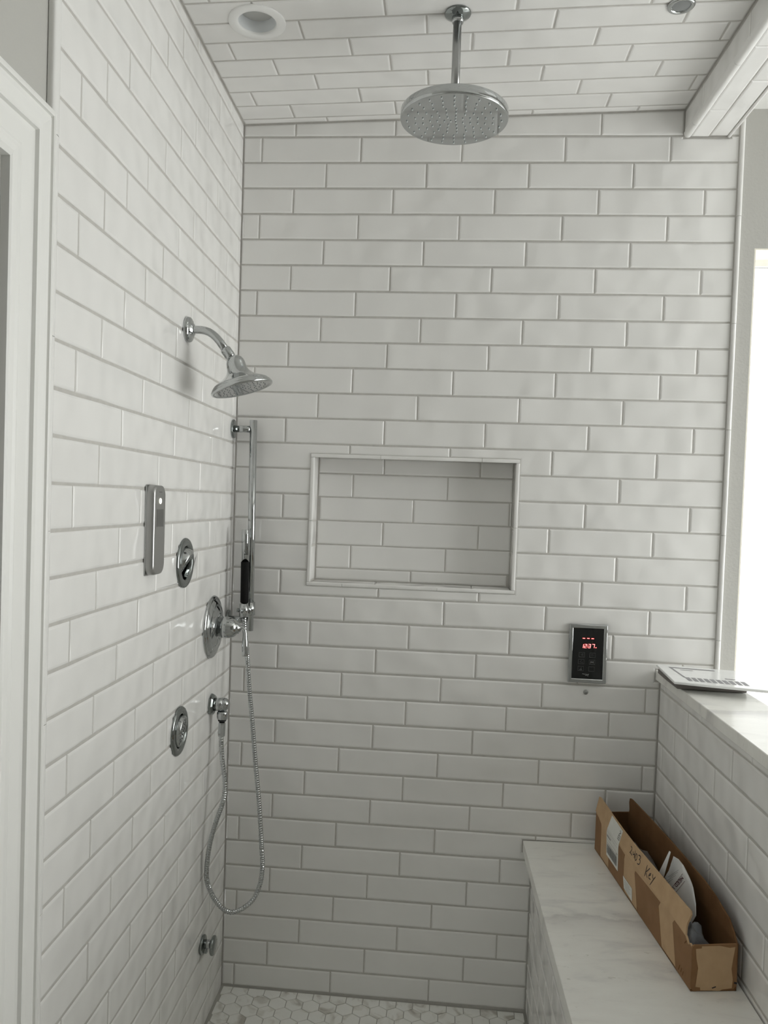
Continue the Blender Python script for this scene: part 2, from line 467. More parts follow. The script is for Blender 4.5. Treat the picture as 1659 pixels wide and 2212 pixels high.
# --- left wall (tiled)
LA, LB, LC = 0.01349, 0.00999, -0.00758
LO, LU, LV = Vector((-LC*F0, 0, 0)), Vector((LA, -1, LB)), Vector((LC, 0, 1))
LN = LV.cross(LU).normalized()
if LN.x < 0: LN = -LN
SL = Surf(LO, LU, LV, LN)
HOLS = [(0.469-0.044, 1.3756-0.00469-0.044, 0.469+0.044, 1.3756-0.00469+0.044), (0.48-0.044, 0.9515-0.0048-0.044, 0.48+0.044, 0.9515-0.0048+0.044)]
wall_left = backing(SL, 'wall_left', (-0.0, -0.12, 1.166, 2.80), HOLS, 0.12, M['grout'])
slk = (0.87364, 0.974, 1.07514)
Z0 = -0.0055
def warpL(u, v):
    if v > 2.70: v = 2.694 - LB*u - 0.0022
    return u, v
rowsL = [(r, max(kz(r+1)+Z0, -0.012), kz(r)+Z0 if r >= 0 else 2.75) for r in range(-1, 34)]
lay(SL, wall_left, rowsL, 0.0006, 1.1645, lambda r: slk[r % 3], 0.3085, HOLS, warpL)
# --- shower ceiling
SCl = Surf((0, 0, 2.694), (1, 0, 0.0335), (0, -1, 0), (0, 0, -1))
LX, LY = 0.166, 0.507                               # recessed light
hole_l = [(LX-0.047, LY-0.047, LX+0.047, LY+0.047)]
ceiling = backing(SCl, 'ceiling', (-0.05, -0.05, 1.47, 1.185), hole_l, 0.03, M['grout'])
def warpC(u, v):
    if u < 0.003: u = 0.0135*v + 0.0022
    if u > 1.318: u = 1.3255 + 0.015*v
    return u, v
rowsC = [(0, 0.0, 0.029)] + [(j, 0.029+0.0792*(j-1), min(0.029+0.0792*j, 1.178)) for j in range(1, 16)]
lay(SCl, ceiling, rowsC, 0.0, 1.322, lambda j: (0.260, 0.1625, 0.0645)[j % 3] + 0.0010*j, 0.309, hole_l, warpC)

# --- niche
ND = 0.085
niche = MB()
for lo, hi in [((NX0-0.01, 0.003, 1.26), (NX0+0.0095, 0.16, 1.70)), ((NX1-0.0095, 0.003, 1.26), (NX1+0.01, 0.16, 1.70)),
               ((NX0, 0.003, 1.26), (NX1, 0.16, 1.2855)), ((NX0, 0.003, 1.6815), (NX1, 0.16, 1.70)), ((NX0, ND+0.002, 1.27), (NX1, 0.16, 1.70))]:
    niche.box(lo, hi)
niche = niche.build('wall_niche', M['grout'], kind='structure')
SN = Surf((0, ND, 0), (1, 0, BS), (0, 0, 1), (0, -1, 0))
nv = [1.6800, 1.6276, 1.5524, 1.4771, 1.4001, 1.3246, 1.2865]
ns = [(0.4673, 0.7721), (0.3694, 0.6714), (0.2637, 0.5654, 0.8686), (0.4705, 0.7735), (0.3694, 0.6727), (0.5646, 0.8696)]
for i, sm in enumerate(ns):
    e = [0.2565] + list(sm) + [0.8765]
    for a, b_ in zip(e, e[1:]):
        tile(SN, cells((a+GAP/2, nv[i+1]+GAP/2, b_-GAP/2, nv[i]-GAP/2), ())[0], niche)
def strip_tiles(S, cuts, v0, v1, parent):
    for a, b_ in zip(cuts, cuts[1:]):
        tile(S, cells((a+0.001, v0, b_-0.001, v1), ())[0], parent)
strip_tiles(Surf((0, 0, 1.2862), (1, 0, BS), (0, 1, 0), (0, 0, 1)), [0.2575, 0.4555, 0.7575, 0.8765], 0.0065, ND-0.002, niche)
strip_tiles(Surf((0, 0, 1.6812), (1, 0, BS), (0, 1, 0), (0, 0, -1)), [0.2575, 0.463, 0.772, 0.8765], 0.0065, ND-0.002, niche)
strip_tiles(Surf((0.2562, 0, 0), (0, 0, 1), (0, 1, 0), (1, 0, 0)), [1.288, 1.4, 1.4775, 1.679], 0.0065, ND-0.002, niche)
strip_tiles(Surf((0.8768, 0, 0), (0, 0, 1), (0, 1, 0), (-1, 0, 0)), [1.288, 1.4, 1.4775, 1.679], 0.0065, ND-0.002, niche)
def pencil(parent, p0, p1, across, out_, width, height, name='trim_piece', base=-0.002, material=None):
    """rounded tile edging from p0 to p1; ACROSS spans its width, OUT_ is the way it bulges"""
    p0, p1, across, out_ = Vector(p0), Vector(p1), Vector(across).normalized(), Vector(out_).normalized()
    prof = [(0, base)] + [(width/2*(1-math.cos(math.pi*k/12)), height*(0.30 + 0.70*math.sin(math.pi*k/12)**0.6)) for k in range(13)] + [(width, base)]
    t = (p1-p0).normalized()*0.0006
    A = [p0+t + across*a + out_*h for a, h in prof]; B = [p1-t + across*a + out_*h for a, h in prof]; n = len(prof)
    mb = MB().add(A + B, [(k, k+1, n+k+1, n+k) for k in range(n-1)], True)
    mb.add(A, [tuple(range(n))[::-1]]); mb.add(B, [tuple(range(n))]); mb.add([A[0], A[-1], B[-1], B[0]], [(0, 1, 2, 3)])
    return mb.build(name, material or M['tile'], parent)
pw = 0.0112
def nz(x, z): return (x, 0.0, z + BS*x)
for a, b_ in ((NX0, 0.463), (0.463, 0.772), (0.772, NX1)): pencil(niche, nz(a, NV1), nz(b_, NV1), (0, 0, -1), (0, -1, 0), pw, 0.004)
for a, b_ in ((NX0, 0.357), (0.357, 0.651), (0.651, NX1)): pencil(niche, nz(a, NV0), nz(b_, NV0), (0, 0, 1), (0, -1, 0), pw, 0.004)
for a, b_ in ((NV0+pw, 1.4772), (1.4772, NV1-pw)):
    pencil(niche, nz(NX0, a), nz(NX0, b_), (1, 0, 0), (0, -1, 0), pw, 0.004)
    pencil(niche, nz(NX1, a), nz(NX1, b_), (-1, 0, 0), (0, -1, 0), pw, 0.004)

# --- edging at the end of the left wall and at the right end of the back wall
trim1 = empty('trim_1', tuple(SL.at(1.178, 0, 0)), kind='structure')
zs = [-0.01] + [0.863 - 0.3137*k for k in (2, 1)] + [0.863, 1.174, 1.4874, 1.7996, 2.1177, 2.431, 2.682]
for a, b_ in zip(zs, zs[1:]):
    pencil(trim1, SL.at(1.1662, a - LB*1.178, 0), SL.at(1.1662, b_ - LB*1.178, 0), LU, LN, 0.0235, 0.010)
trim2 = empty('trim_2', (1.494, 0, 1.0735), kind='structure')
zs = [1.0745, 1.1712, 1.4845, 1.7975, 2.1108, 2.4258, 2.736]
for a, b_ in zip(zs, zs[1:]):
    pencil(trim2, (1.4878, 0, a), (1.4878, 0, b_), (1, 0, 0), (0, -1, 0), 0.0122, 0.009)

# ------------------------------------------------------------------ half wall, cap, bench, beam
YW = 0.017
def skew(x0, x1, d0, d1, k0=YW, k1=YW):
    """plan outline of a block whose long sides follow the shower's slight turn"""
    return [(x0+k0*d0, -d0), (x0+k0*d1, -d1), (x1+k1*d1, -d1), (x1+k1*d0, -d0)]
half = MB().prism(skew(1.332, 1.484, 0.0, 1.17), -0.02, 1.0422).build('wall_half', M['grout'], kind='structure')
SP = Surf((1.330, 0, 0), (YW, -1, 0.0085), (0, 0, 1), (-1, -YW, 0))
PB = 0.006
rowsP = [(20, kz(21)+PB, 1.0405)] + [(r, kz(r+1)+PB, kz(r)+PB) for r in range(21, 34)]
rowsP[-1] = (33, 0.0, rowsP[-1][2])
lay(SP, half, [q for q in rowsP if q[0] > 20 and q[0] < 28], 0.0015, 1.168, lambda r: 0.2576 - 0.1035*(r-21), 0.309)
lay(SP, half, rowsP[:1], 0.0015, 1.168, lambda r: 0.050, 0.31, gap=0.002)
capm = MB().prism(skew(1.316, 1.4878, 0.0015, 1.18, YW, 0.0205), 1.0432, 1.0728, None, 0.0015, 0.0015)
for v in capm.v: v.z += 0.0035*(-v.y)
cap = tag(capm.build('stone_cap', M['marble']), 'pale veined marble slab capping the half wall at the right', 'slab')
bench = empty('shower_bench', (1.15, -0.58, 0.0), 'built-in white tiled shower bench with a veined marble seat', 'bench')
MB().prism(skew(0.9740, 1.328, 0.0015, 1.16), 0.0, 0.488).build('bench_base', M['grout'], bench)
SBn = Surf((0.9720, 0, 0), (YW, -1, 0.0085), (0, 0, 1), (-1, -YW, 0))
rowsN = [(r, max(kz(r+1)+0.0044, 0.004), min(kz(r)+0.0044, 0.490)) for r in range(27, 34)]
lay(SBn, bench, rowsN, 0.0015, 1.158, lambda r: 0.240 - 0.1035*(r-28), 0.309, gap=0.0022)
seat = MB().prism(skew(0.944, 1.3265, 0.0015, 1.165, 0.018, YW), 0.4918, 0.5275, None, 0.0014, 0.0014)
for v in seat.v: v.z += (0.028*(v.x-0.945) + 0.007*(-v.y)) * (1 if v.z > 0.51 else 0.55)
seat.build('seat_slab', M['marble'], bench)
beam = MB().prism(skew(1.3285, 1.4605, 0.0, 1.185, 0.015, 0.015), 2.6615, 2.80).build('beam', M['grout'], kind='structure')
SBf = Surf((1.3268, 0, 0), (0.015, -1, 0), (0, 0, 1), (-1, -0.015, 0))
lay(SBf, beam, [(0, 2.6705, 2.7350)], 0.001, 1.183, lambda r: 0.160, 0.314, gap=0.002)
SBb = Surf((0, 0, 2.6585), (0.015, -1, 0), (1, 0, 0), (0, 0, -1))
lay(SBb, beam, [(0, 1.3445, 1.3975)], 0.001, 1.183, lambda r: 0.158, 0.3015, gap=0.0016)
lay(SBb, beam, [(1, 1.3975, 1.4500)], 0.001, 1.183, lambda r: 0.3076, 0.3015, gap=0.0016)
for cuts, x, ac, wd in (([0.001, 0.077, 0.386, 0.695, 1.004, 1.183], 1.3445, -1, 0.0190), ([0.001, 0.115, 0.43, 0.74, 1.05, 1.183], 1.4505, 1, 0.0115)):
    for a, b_ in zip(cuts, cuts[1:]):
        p = [Vector((x + 0.015*q, -q, 2.6605)) for q in (a, b_)]
        h = 0.0048
        prof = [(0, 0.0), (0, 0.002), (wd*0.12, h*0.75), (wd*0.35, h), (wd*0.65, h*0.9), (wd*0.88, h*0.3), (wd*0.99, -0.004), (wd*1.02, -0.0095), (wd*0.5, -0.0095)]
        n = len(prof); e = Vector((0.015, -1, 0)).normalized()*0.0006
        A = [p[0]+e + Vector((ac*aa, 0, -hh)) for aa, hh in prof]; B = [p[1]-e + Vector((ac*aa, 0, -hh)) for aa, hh in prof]
        mb = MB().add(A + B, [(k, k+1, n+k+1, n+k) for k in range(n-2)], True)
        mb.add(A, [tuple(range(n))[::-1]]); mb.add(B, [tuple(range(n))]); mb.add([A[-2], A[-1], B[-1], B[-2]], [(0, 1, 2, 3)]); mb.add([A[-1], A[0], B[0], B[-1]], [(0, 1, 2, 3)])
        mb.build('trim_piece', M['tile'], beam)

# ------------------------------------------------------------------ floor
floor = MB().box((-0.15, RRY-0.1, -0.12), (RWX+0.1, 0.13, -0.006)).build('floor', M['floor_grout'], kind='structure')
def clip(poly, a, b_, c):
    o = []
    for i in range(len(poly)):
        p, q = poly[i], poly[(i+1) % len(poly)]
        fp, fq = a*p[0]+b_*p[1]-c, a*q[0]+b_*q[1]-c
        if fp >= 0: o.append(p)
        if (fp >= 0) != (fq >= 0):
            t = fp/(fp-fq); o.append((p[0]+(q[0]-p[0])*t, p[1]+(q[1]-p[1])*t))
    return o
SF = Surf((0, 0, -0.0040), (1, 0, 0), (0, 1, 0), (0, 0, 1))
hexes = []
HPX, HPY = 0.0517, 0.0448
for j in range(26):
    y = -0.0186 - HPY*j
    for i in range(-1, 20):
        x = 0.0848 - HPX + HPX*i + (HPX/2 if j % 2 else 0)
        R_ = 0.0288
        pl = [(x + R_*math.cos(math.radians(30+60*k)), y + R_*math.sin(math.radians(30+60*k))) for k in range(6)]
        for a, b_, c in ((1, 0.0135, 0.028), (0, -1, 0.006), (-1, -0.017, -0.966), (0, 1, -1.165)):
            pl = clip(pl, a, b_, c) if len(pl) > 2 else []
        if len(pl) > 2: hexes.append((j, pl))
rest = MB()
for j, pl in hexes:
    if j < 9: tile(SF, pl, floor, material=M['hex'], jit=0.0, chamfer=0.0007, tilt=0.001, sub=1)
    else: rest.prism([(a, b_) for a, b_ in pl], -0.006, -0.004)
rest.build('hexagon_tiles', M['hex'], floor, kind='stuff')
MB().box((0.02, RRY, -0.0055), (RWX, -1.19, 0.0)).build('floor_covering', M['room_floor'], floor)

# ------------------------------------------------------------------ room shell beyond the shower
SO = Surf((0, 0.003, 0), (1, 0, 0), (0, 0, 1), (0, -1, 0))
wall_outer = backing(SO, 'wall_outer', (1.489, -0.1, RWX+0.1, 2.80), [(WIN1[0], WIN1[2], WIN1[1], WIN1[3])], 0.13, M['paint'], face=0.0)
SR = Surf((RWX, 0, 0), (0, 1, 0), (0, 0, 1), (-1, 0, 0))
wall_right = backing(SR, 'wall_right', (RRY-0.1, -0.1, 0.13, 2.80), [(WIN2[0], WIN2[2], WIN2[1], WIN2[3])], 0.12, M['paint'], face=0.0)
MB().box((-0.15, RRY-0.12, -0.1), (RWX+0.1, RRY, 2.80)).build('wall_rear', M['rear_paint'], kind='structure')
cb = MB()
cb.box((1.458, -1.186, 2.742), (RWX+0.1, 0.13, 2.80)); cb.box((-0.15, RRY-0.1, 2.742), (RWX+0.1, -1.186, 2.80))
cb.build('ceiling_bathroom', M['ceiling_paint'], kind='structure')
SE = Surf(SL.at(0, 0, -0.003), LU, LV, LN)
D0, D1, DZ = 1.318, 2.118, 2.037
wall_entry = backing(SE, 'wall_entry', (1.166, -0.12, -RRY+0.1, 2.80), [(D0, -1, D1, DZ - LB*1.6)], 0.12, M['paint'], face=0.0)
# window 1
win1 = empty('window_1', ((WIN1[0]+WIN1[1])/2, 0.07, WIN1[2]), kind='structure')
fx0, fx1, fz0, fz1 = WIN1
fr = MB()
fb = 0.022
for lo, hi in (((fx0, 0.105, fz1-fb), (fx1, 0.13, fz1)), ((fx0, 0.105, fz0), (fx1, 0.13, fz0+fb)), ((fx0, 0.105, fz0+fb), (fx0+fb, 0.13, fz1-fb)), ((fx1-fb, 0.105, fz0+fb), (fx1, 0.13, fz1-fb))):
    fr.box(lo, hi)
fr.build('window_frame', M['trim_paint'], win1)
MB().box((fx0, 0.0035, fz1-0.004), (fx1, 0.105, fz1)).build('window_head', M['cream_paint'], win1)
MB().box((fx0, 0.0035, fz0), (fx0+0.004, 0.105, fz1-0.004)).build('window_jamb', M['cream_paint'], win1)
MB().box((fx1-0.004, 0.0035, fz0), (fx1, 0.105, fz1-0.004)).build('window_jamb', M['cream_paint'], win1)
MB().box((fx0+fb, 0.116, fz0+fb), (fx1-fb, 0.119, fz1-fb)).build('window_pane', M['glass'], win1)
MB().box((fx0-0.0, -0.02, fz0-0.02), (fx1, 0.105, fz0+0.004)).build('window_sill', M['trim_paint'], win1)
win2 = empty('window_unseen', (RWX+0.06, (WIN2[0]+WIN2[1])/2, WIN2[2]), kind='structure')  # unseen window, placed and sized for the light it gives
fr = MB()
a0, a1, c0, c1 = WIN2
for lo, hi in (((RWX+0.07, a0, c1-fb), (RWX+0.10, a1, c1)), ((RWX+0.07, a0, c0), (RWX+0.10, a1, c0+fb)), ((RWX+0.07, a0, c0+fb), (RWX+0.10, a0+fb, c1-fb)), ((RWX+0.07, a1-fb, c0+fb), (RWX+0.10, a1, c1-fb)), ((RWX+0.07, (a0+a1)/2-0.02, c0+fb), (RWX+0.10, (a0+a1)/2+0.02, c1-fb))):
    fr.box(lo, hi)
fr.build('window_frame', M['trim_paint'], win2)
MB().box((RWX+0.083, a0+fb, c0+fb), (RWX+0.086, a1-fb, c1-fb)).build('window_pane', M['glass_clear'], win2)
# tub deck below the windows
deck = MB().prism([(1.50, -1.75), (RWX, -1.75), (RWX, -0.003), (1.50, -0.003)], 0.0, 0.52).build('deck_base', M['deck'], kind='structure')
deck.name = 'tub_deck'
# door with moulded casing
door = empty('door_1', tuple(SE.at(1.70, 0, 0)), kind='structure')
cprof = [(0, 0.0), (0, 0.021), (0.006, 0.0225), (0.0085, 0.021), (0.0095, 0.0165), (0.0135, 0.0165), (0.0145, 0.020), (0.020, 0.0195), (0.032, 0.0165), (0.042, 0.0165), (0.0465, 0.0185), (0.0475, 0.0125), (0.0535, 0.0110), (0.083, 0.0105), (0.085, 0.0135), (0.089, 0.0145), (0.0945, 0.0125), (0.103, 0.0115), (0.111, 0.0145), (0.1145, 0.0125), (0.115, 0.0)]
OD, OZ = 1.1955, 2.143
OD2 = OD + 2*0.115 + 0.806
def casing(pts_of):
    vs_ = []; n = len(cprof)
    for end in (0, 1):
        for wv, t in cprof:
            d, z = pts_of(end, wv); vs_.append(SE.at(d, z - LB*d, t))
    mb = MB().add(vs_, [(i, (i+1) % n, n+(i+1) % n, n+i) for i in range(n)] + [tuple(range(n))[::-1], tuple(range(n, 2*n))])
    return mb.build('casing', M['trim_paint'], door)
casing(lambda e, wv: (OD+wv, 0.0 if e == 0 else OZ-wv))
casing(lambda e, wv: (OD2-wv, 0.0 if e == 0 else OZ-wv))
casing(lambda e, wv: (OD+wv if e == 0 else OD2-wv, OZ-wv))
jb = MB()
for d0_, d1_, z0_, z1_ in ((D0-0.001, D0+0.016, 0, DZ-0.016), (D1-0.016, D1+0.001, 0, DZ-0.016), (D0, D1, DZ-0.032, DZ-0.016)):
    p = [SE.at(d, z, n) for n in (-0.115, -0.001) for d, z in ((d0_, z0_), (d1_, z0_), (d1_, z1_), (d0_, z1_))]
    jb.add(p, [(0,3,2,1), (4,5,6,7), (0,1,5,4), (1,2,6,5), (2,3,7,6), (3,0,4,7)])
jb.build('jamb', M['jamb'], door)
p = [SE.at(d, z, n) for n in (-0.095, -0.055) for d, z in ((D0+0.018, 0.008), (D1-0.018, 0.008), (D1-0.018, DZ-0.036), (D0+0.018, DZ-0.036))]
leaf = MB().add(p, [(0,3,2,1), (4,5,6,7), (0,1,5,4), (1,2,6,5), (2,3,7,6), (3,0,4,7)]).build('door_leaf', M['trim_paint'], door)
MB().lathe([(0.026, 0), (0.026, 0.006), (0.010, 0.008), (0.010, 0.035), (0.026, 0.045), (0.028, 0.058), (0.018, 0.066), (0, 0.067)], frame(SE.at(D1-0.09, 0.98, -0.055), LN), 20).build('door_knob', M['chrome_dull'], leaf)

# ------------------------------------------------------------------ fixtures on the left wall
def onwall(d, z, n=0.0): return SL.at(d, z - LB*d, n)
# wall shower head
Ys = -0.4941
root = empty('wall_shower_head', tuple(onwall(0.4941, 1.957)), 'bell-shaped chrome shower head on a bent arm high on the left wall', 'shower head')
MB().lathe([(0.0318, 0.0), (0.0318, 0.004), (0.030, 0.0095), (0.0245, 0.0125), (0.016, 0.0135), (0.0145, 0.018), (0.011, 0.019)], frame(onwall(0.4941, 1.957, 0.0), LN), 36).build('flange', M['chrome'], root)
ap = [(0.014, 1.9572), (0.034, 1.9572), (0.048, 1.9568), (0.058, 1.9552), (0.068, 1.9520), (0.0775, 1.9465), (0.0865, 1.9390), (0.096, 1.9285), (0.1125, 1.9075)]
MB().tube([(x, Ys, z) for x, z in ap], 0.0100, 18).build('arm', M['chrome'], root)
ax = Vector((0.0145, 0, -0.0185)).normalized()
MB().lathe([(0.0105, 0), (0.0128, 0.001), (0.0132, 0.004), (0.0132, 0.022), (0.0115, 0.027), (0.009, 0.029)], frame((0.1095, Ys, 1.9115), ax), 28).build('collar', M['chrome'], root)
bax = Vector((0.285, 0, -0.958)).normalized()
top = Vector((0.1325, Ys, 1.8935))
fb_ = frame(top, bax, (0, 1, 0))
bell = MB().lathe([(0.006, -0.002), (0.012, 0.0), (0.0175, 0.004), (0.0215, 0.010), (0.0235, 0.018), (0.0242, 0.026), (0.0255, 0.034), (0.0290, 0.041), (0.0345, 0.0475), (0.0425, 0.0535), (0.0520, 0.0590), (0.0610, 0.0635), (0.0675, 0.0672), (0.0690, 0.0692), (0.0688, 0.0705), (0.0730, 0.0728), (0.0742, 0.0748), (0.0738, 0.0760), (0.0765, 0.0785), (0.0772, 0.0815), (0.0760, 0.0845), (0.0715, 0.0850), (0.0690, 0.0835)], fb_, 48)
bell = bell.build('bell', M['chrome'], root)
MB().lathe([(0.069, 0.0815), (0.066, 0.0822), (0.0, 0.0828)], fb_, 40).build('spray_face', M['chrome_dull'], bell)
nz_ = MB()
for rr, k in ((0.058, 26), (0.046, 20), (0.034, 14), (0.021, 9), (0.009, 4)):
    for i in range(k):
        a = 2*math.pi*i/k
        nz_.lathe([(0.0016, 0.0820), (0.0012, 0.0848)], fb_ @ Matrix.Translation((rr*math.cos(a), rr*math.sin(a), 0)), 6)
nz_.build('nozzles', M['grey_lens'], bell, kind='stuff')
# slide bar
bx0, bz0, bx1, bz1 = 0.0712, 1.7795, 0.0815, 1.1335
root = empty('slide_bar', tuple(onwall(0.0407, 1.1335)), 'tall vertical chrome slide bar in the corner of the left wall', 'shower rail')
def barx(z): return bx0 + (bx1-bx0)*(bz0-z)/(bz0-bz1)
MB().tube([(bx0, -0.0407, bz0), (bx1, -0.0407, bz1)], 0.0112, 24).build('bar', M['chrome'], root)
for z in (1.7515, 1.1652):
    mt_ = MB().lathe([(0.0290, 0), (0.0290, 0.0045), (0.0275, 0.006), (0.0125, 0.0062)], frame(onwall(0.0407, z), LN), 32).build('mount', M['chrome_dark'], root)
    MB().tube([onwall(0.0407, z, 0.006), (barx(z)-0.009, -0.0407, z+0.0004)], 0.0104, 20).build('mount_arm', M['chrome'], mt_)
sl = MB().tube([(barx(1.2215), -0.0407, 1.2215), (barx(1.1815), -0.0407, 1.1815)], 0.0150, 24)
sl.tube([(barx(1.2)-0.001, -0.045, 1.2), (barx(1.2)-0.004, -0.0665, 1.2)], 0.0115, 16)
sl = sl.build('slider', M['chrome'], root)
HX, HY = 0.0718, -0.078
MB().lathe([(0.0116, 0.0), (0.0138, 0.0), (0.0138, 0.040), (0.0116, 0.040), (0.0116, 0.0)], frame((HX-0.0005, HY, 1.1815), (-0.003, 0, 1)), 28, close=False).build('holder', M['chrome'], sl)
MB().lathe([(0.0062, 0), (0.0062, 0.008), (0.0055, 0.009), (0, 0.009)], frame((HX-0.0135, HY, 1.2005), (-1, -0.25, 0)), 16).build('clamp_knob', M['chrome_dark'], sl)
# hand shower
h0, h1 = Vector((HX+0.0010, HY, 1.1845)), Vector((HX-0.0035, HY, 1.4458))
hf = frame(h0, h1-h0, (1, 0, 0)); hl = (h1-h0).length
root = empty('hand_shower', tuple(h0), 'slim chrome hand shower with a black grip held on the slide bar', 'hand shower')
MB().lathe([(0.0085, 0.0), (0.0110, 0.002), (0.0112, 0.0395)], hf, 24).build('cone_end', M['chrome'], root)
MB().lathe([(0.0122, 0.0405), (0.0127, 0.0415), (0.0127, 0.163), (0.0122, 0.164)], hf, 28).build('grip', M['rubber'], root)
wand = MB().lathe([(0.0108, 0.164), (0.0108, hl-0.001), (0.0100, hl)], hf, 28).build('wand', M['chrome'], root)
nz_ = MB()
for i in range(24):
    for k, off in ((0, -0.30), (1, 0.0), (2, 0.30)):
        a = -0.90 + off + (0.12 if i % 2 else -0.03)
        zz = 0.186 + i*0.0026
        nz_.lathe([(0.0010, 0), (0.0007, 0.0012)], hf @ frame((0.0106*math.cos(a), 0.0106*math.sin(a), zz), (math.cos(a), math.sin(a), 0)), 5)
nz_.build('nozzles', M['black'], wand, kind='stuff')
# hose
hp = [(0.0728, -0.078, 1.1830), (0.0742, -0.079, 1.165), (0.0775, -0.084, 1.140), (0.0814, -0.088, 1.1305-0.01), (0.0875, -0.092, 1.0895), (0.1005, -0.1, 0.98), (0.1168, -0.11, 0.8719), (0.1346, -0.125, 0.7525), (0.1537, -0.14, 0.6348), (0.1684, -0.155, 0.5182), (0.1745, -0.163, 0.4675), (0.1715, -0.172, 0.4169), (0.1534, -0.185, 0.3744), (0.1177, -0.202, 0.3506), (0.0872, -0.215, 0.3538), (0.0566, -0.23, 0.3902), (0.0378, -0.245, 0.4431), (0.0345, -0.25, 0.4851), (0.0397, -0.25, 0.5518), (0.0528, -0.243, 0.6159), (0.0675, -0.234, 0.6664), (0.0722, -0.2275, 0.7000), (0.0702, -0.222, 0.7350), (0.0577, -0.212, 0.791), (0.0515, -0.205, 0.8350), (0.0505, -0.203, 0.858)]
hp = [Vector(p) for p in hp]
def catmull(P, step):
    o = []
    for i in range(len(P)-1):
        a, b_, c, d = P[max(i-1, 0)], P[i], P[i+1], P[min(i+2, len(P)-1)]
        k = max(2, int((c-b_).length/step))
        for j in range(k):
            t = j/k
            o.append(0.5*((2*b_) + (c-a)*t + (2*a-5*b_+4*c-d)*t*t + (3*b_-a-3*c+d)*t**3))
    o.append(P[-1]); return o
hc = catmull(hp, 0.0022)
root = empty('shower_hose', tuple(hc[-1]), 'ribbed metal shower hose hanging in a long loop from the hand shower', 'hose')
MB().tube(hc, [(0.0070, 0.0070, 0.0059)[i % 3] for i in range(len(hc))], 18, smooth=False).build('hose_body', M['chrome'], root)
MB().lathe([(0.0100, 0), (0.0108, 0.004), (0.0108, 0.036), (0.0100, 0.040), (0.0085, 0.041)], frame((0.0500, -0.203, 0.8545), (0.02, 0, 1)), 8, smooth=False).build('lower_nut', M['chrome'], root)
# supply elbow
root = empty('supply_elbow', tuple(onwall(0.203, 0.945)), 'small chrome water outlet elbow feeding the hose low on the left wall', 'elbow')
MB().lathe([(0.0300, 0), (0.0312, 0.003), (0.0300, 0.008), (0.0255, 0.012), (0.0205, 0.0125)], frame(onwall(0.203, 0.945), LN), 8, smooth=False).build('flange', M['chrome_dark'], root)
el = MB().tube([onwall(0.203, 0.945, 0.012), (0.0535, -0.203, 0.9468)], 0.0188, 24)
sp = [(0.0188*math.cos(t), 0.0188*math.sin(t)) for t in [(-0.5+i/12)*math.pi for i in range(13)]]
el.lathe([(max(a, 0), b_) for a, b_ in sp], frame((0.0535, -0.203, 0.9468), (0, 0, 1)), 28, close=False)
el.build('elbow_body', M['chrome'], root)
MB().lathe([(0.0120, 0.0), (0.0145, 0.0020), (0.0158, 0.0060), (0.0158, 0.0190), (0.0140, 0.0230), (0.012, 0.0235)], frame((0.0515, -0.203, 0.9275), (-0.01, 0, -1)), 28).build('nut', M['chrome'], root)
MB().lathe([(0.0116, 0.0), (0.0116, 0.005), (0.0100, 0.0062)], frame((0.0510, -0.203, 0.9040), (-0.01, 0, -1)), 24).build('washer', M['black'], root)
# mixing valve
root = empty('mixing_valve', tuple(onwall(0.209, 1.170)), 'large round chrome mixing valve with a drooping lever handle', 'valve')
MB().lathe([(0.0895, 0.0), (0.0895, 0.003), (0.0865, 0.0068), (0.0815, 0.0080), (0.0800, 0.0070), (0.0775, 0.0085), (0.0720, 0.0130), (0.0640, 0.0150), (0.0620, 0.0140), (0.0585, 0.0150), (0.0500, 0.0200), (0.0380, 0.0225), (0.0330, 0.0225), (0.0310, 0.0205), (0.0280, 0.0205)], frame(onwall(0.209, 1.170), LN), 56).build('escutcheon', M['chrome'], root)
vf = frame((0.030, -0.209, 1.1708), (1, 0, -0.02), (0, 1, 0))
vb = MB().lathe([(0.0270, 0.004), (0.0270, 0.0150), (0.0300, 0.0160), (0.0312, 0.0190), (0.0310, 0.0280), (0.0290, 0.0400), (0.0250, 0.0500), (0.0195, 0.0560), (0.0165, 0.0580), (0.0160, 0.0620), (0.0120, 0.0640), (0.0085, 0.0690)], vf, 36).build('handle_hub', M['chrome'], root)
lv = [(0.094, 1.1705), (0.101, 1.1712), (0.1065, 1.1690), (0.1095, 1.1640), (0.1105, 1.1580), (0.1110, 1.1480), (0.1118, 1.1300), (0.1126, 1.1120), (0.1132, 1.0985), (0.1134, 1.0930), (0.1136, 1.0910)]
lr = [0.0080, 0.0062, 0.0058, 0.0060, 0.0062, 0.0066, 0.0084, 0.0098, 0.0098, 0.0096, 0.0085]
MB().tube([(x, -0.209, z) for x, z in lv], lr, 18).build('lever', M['chrome'], root)
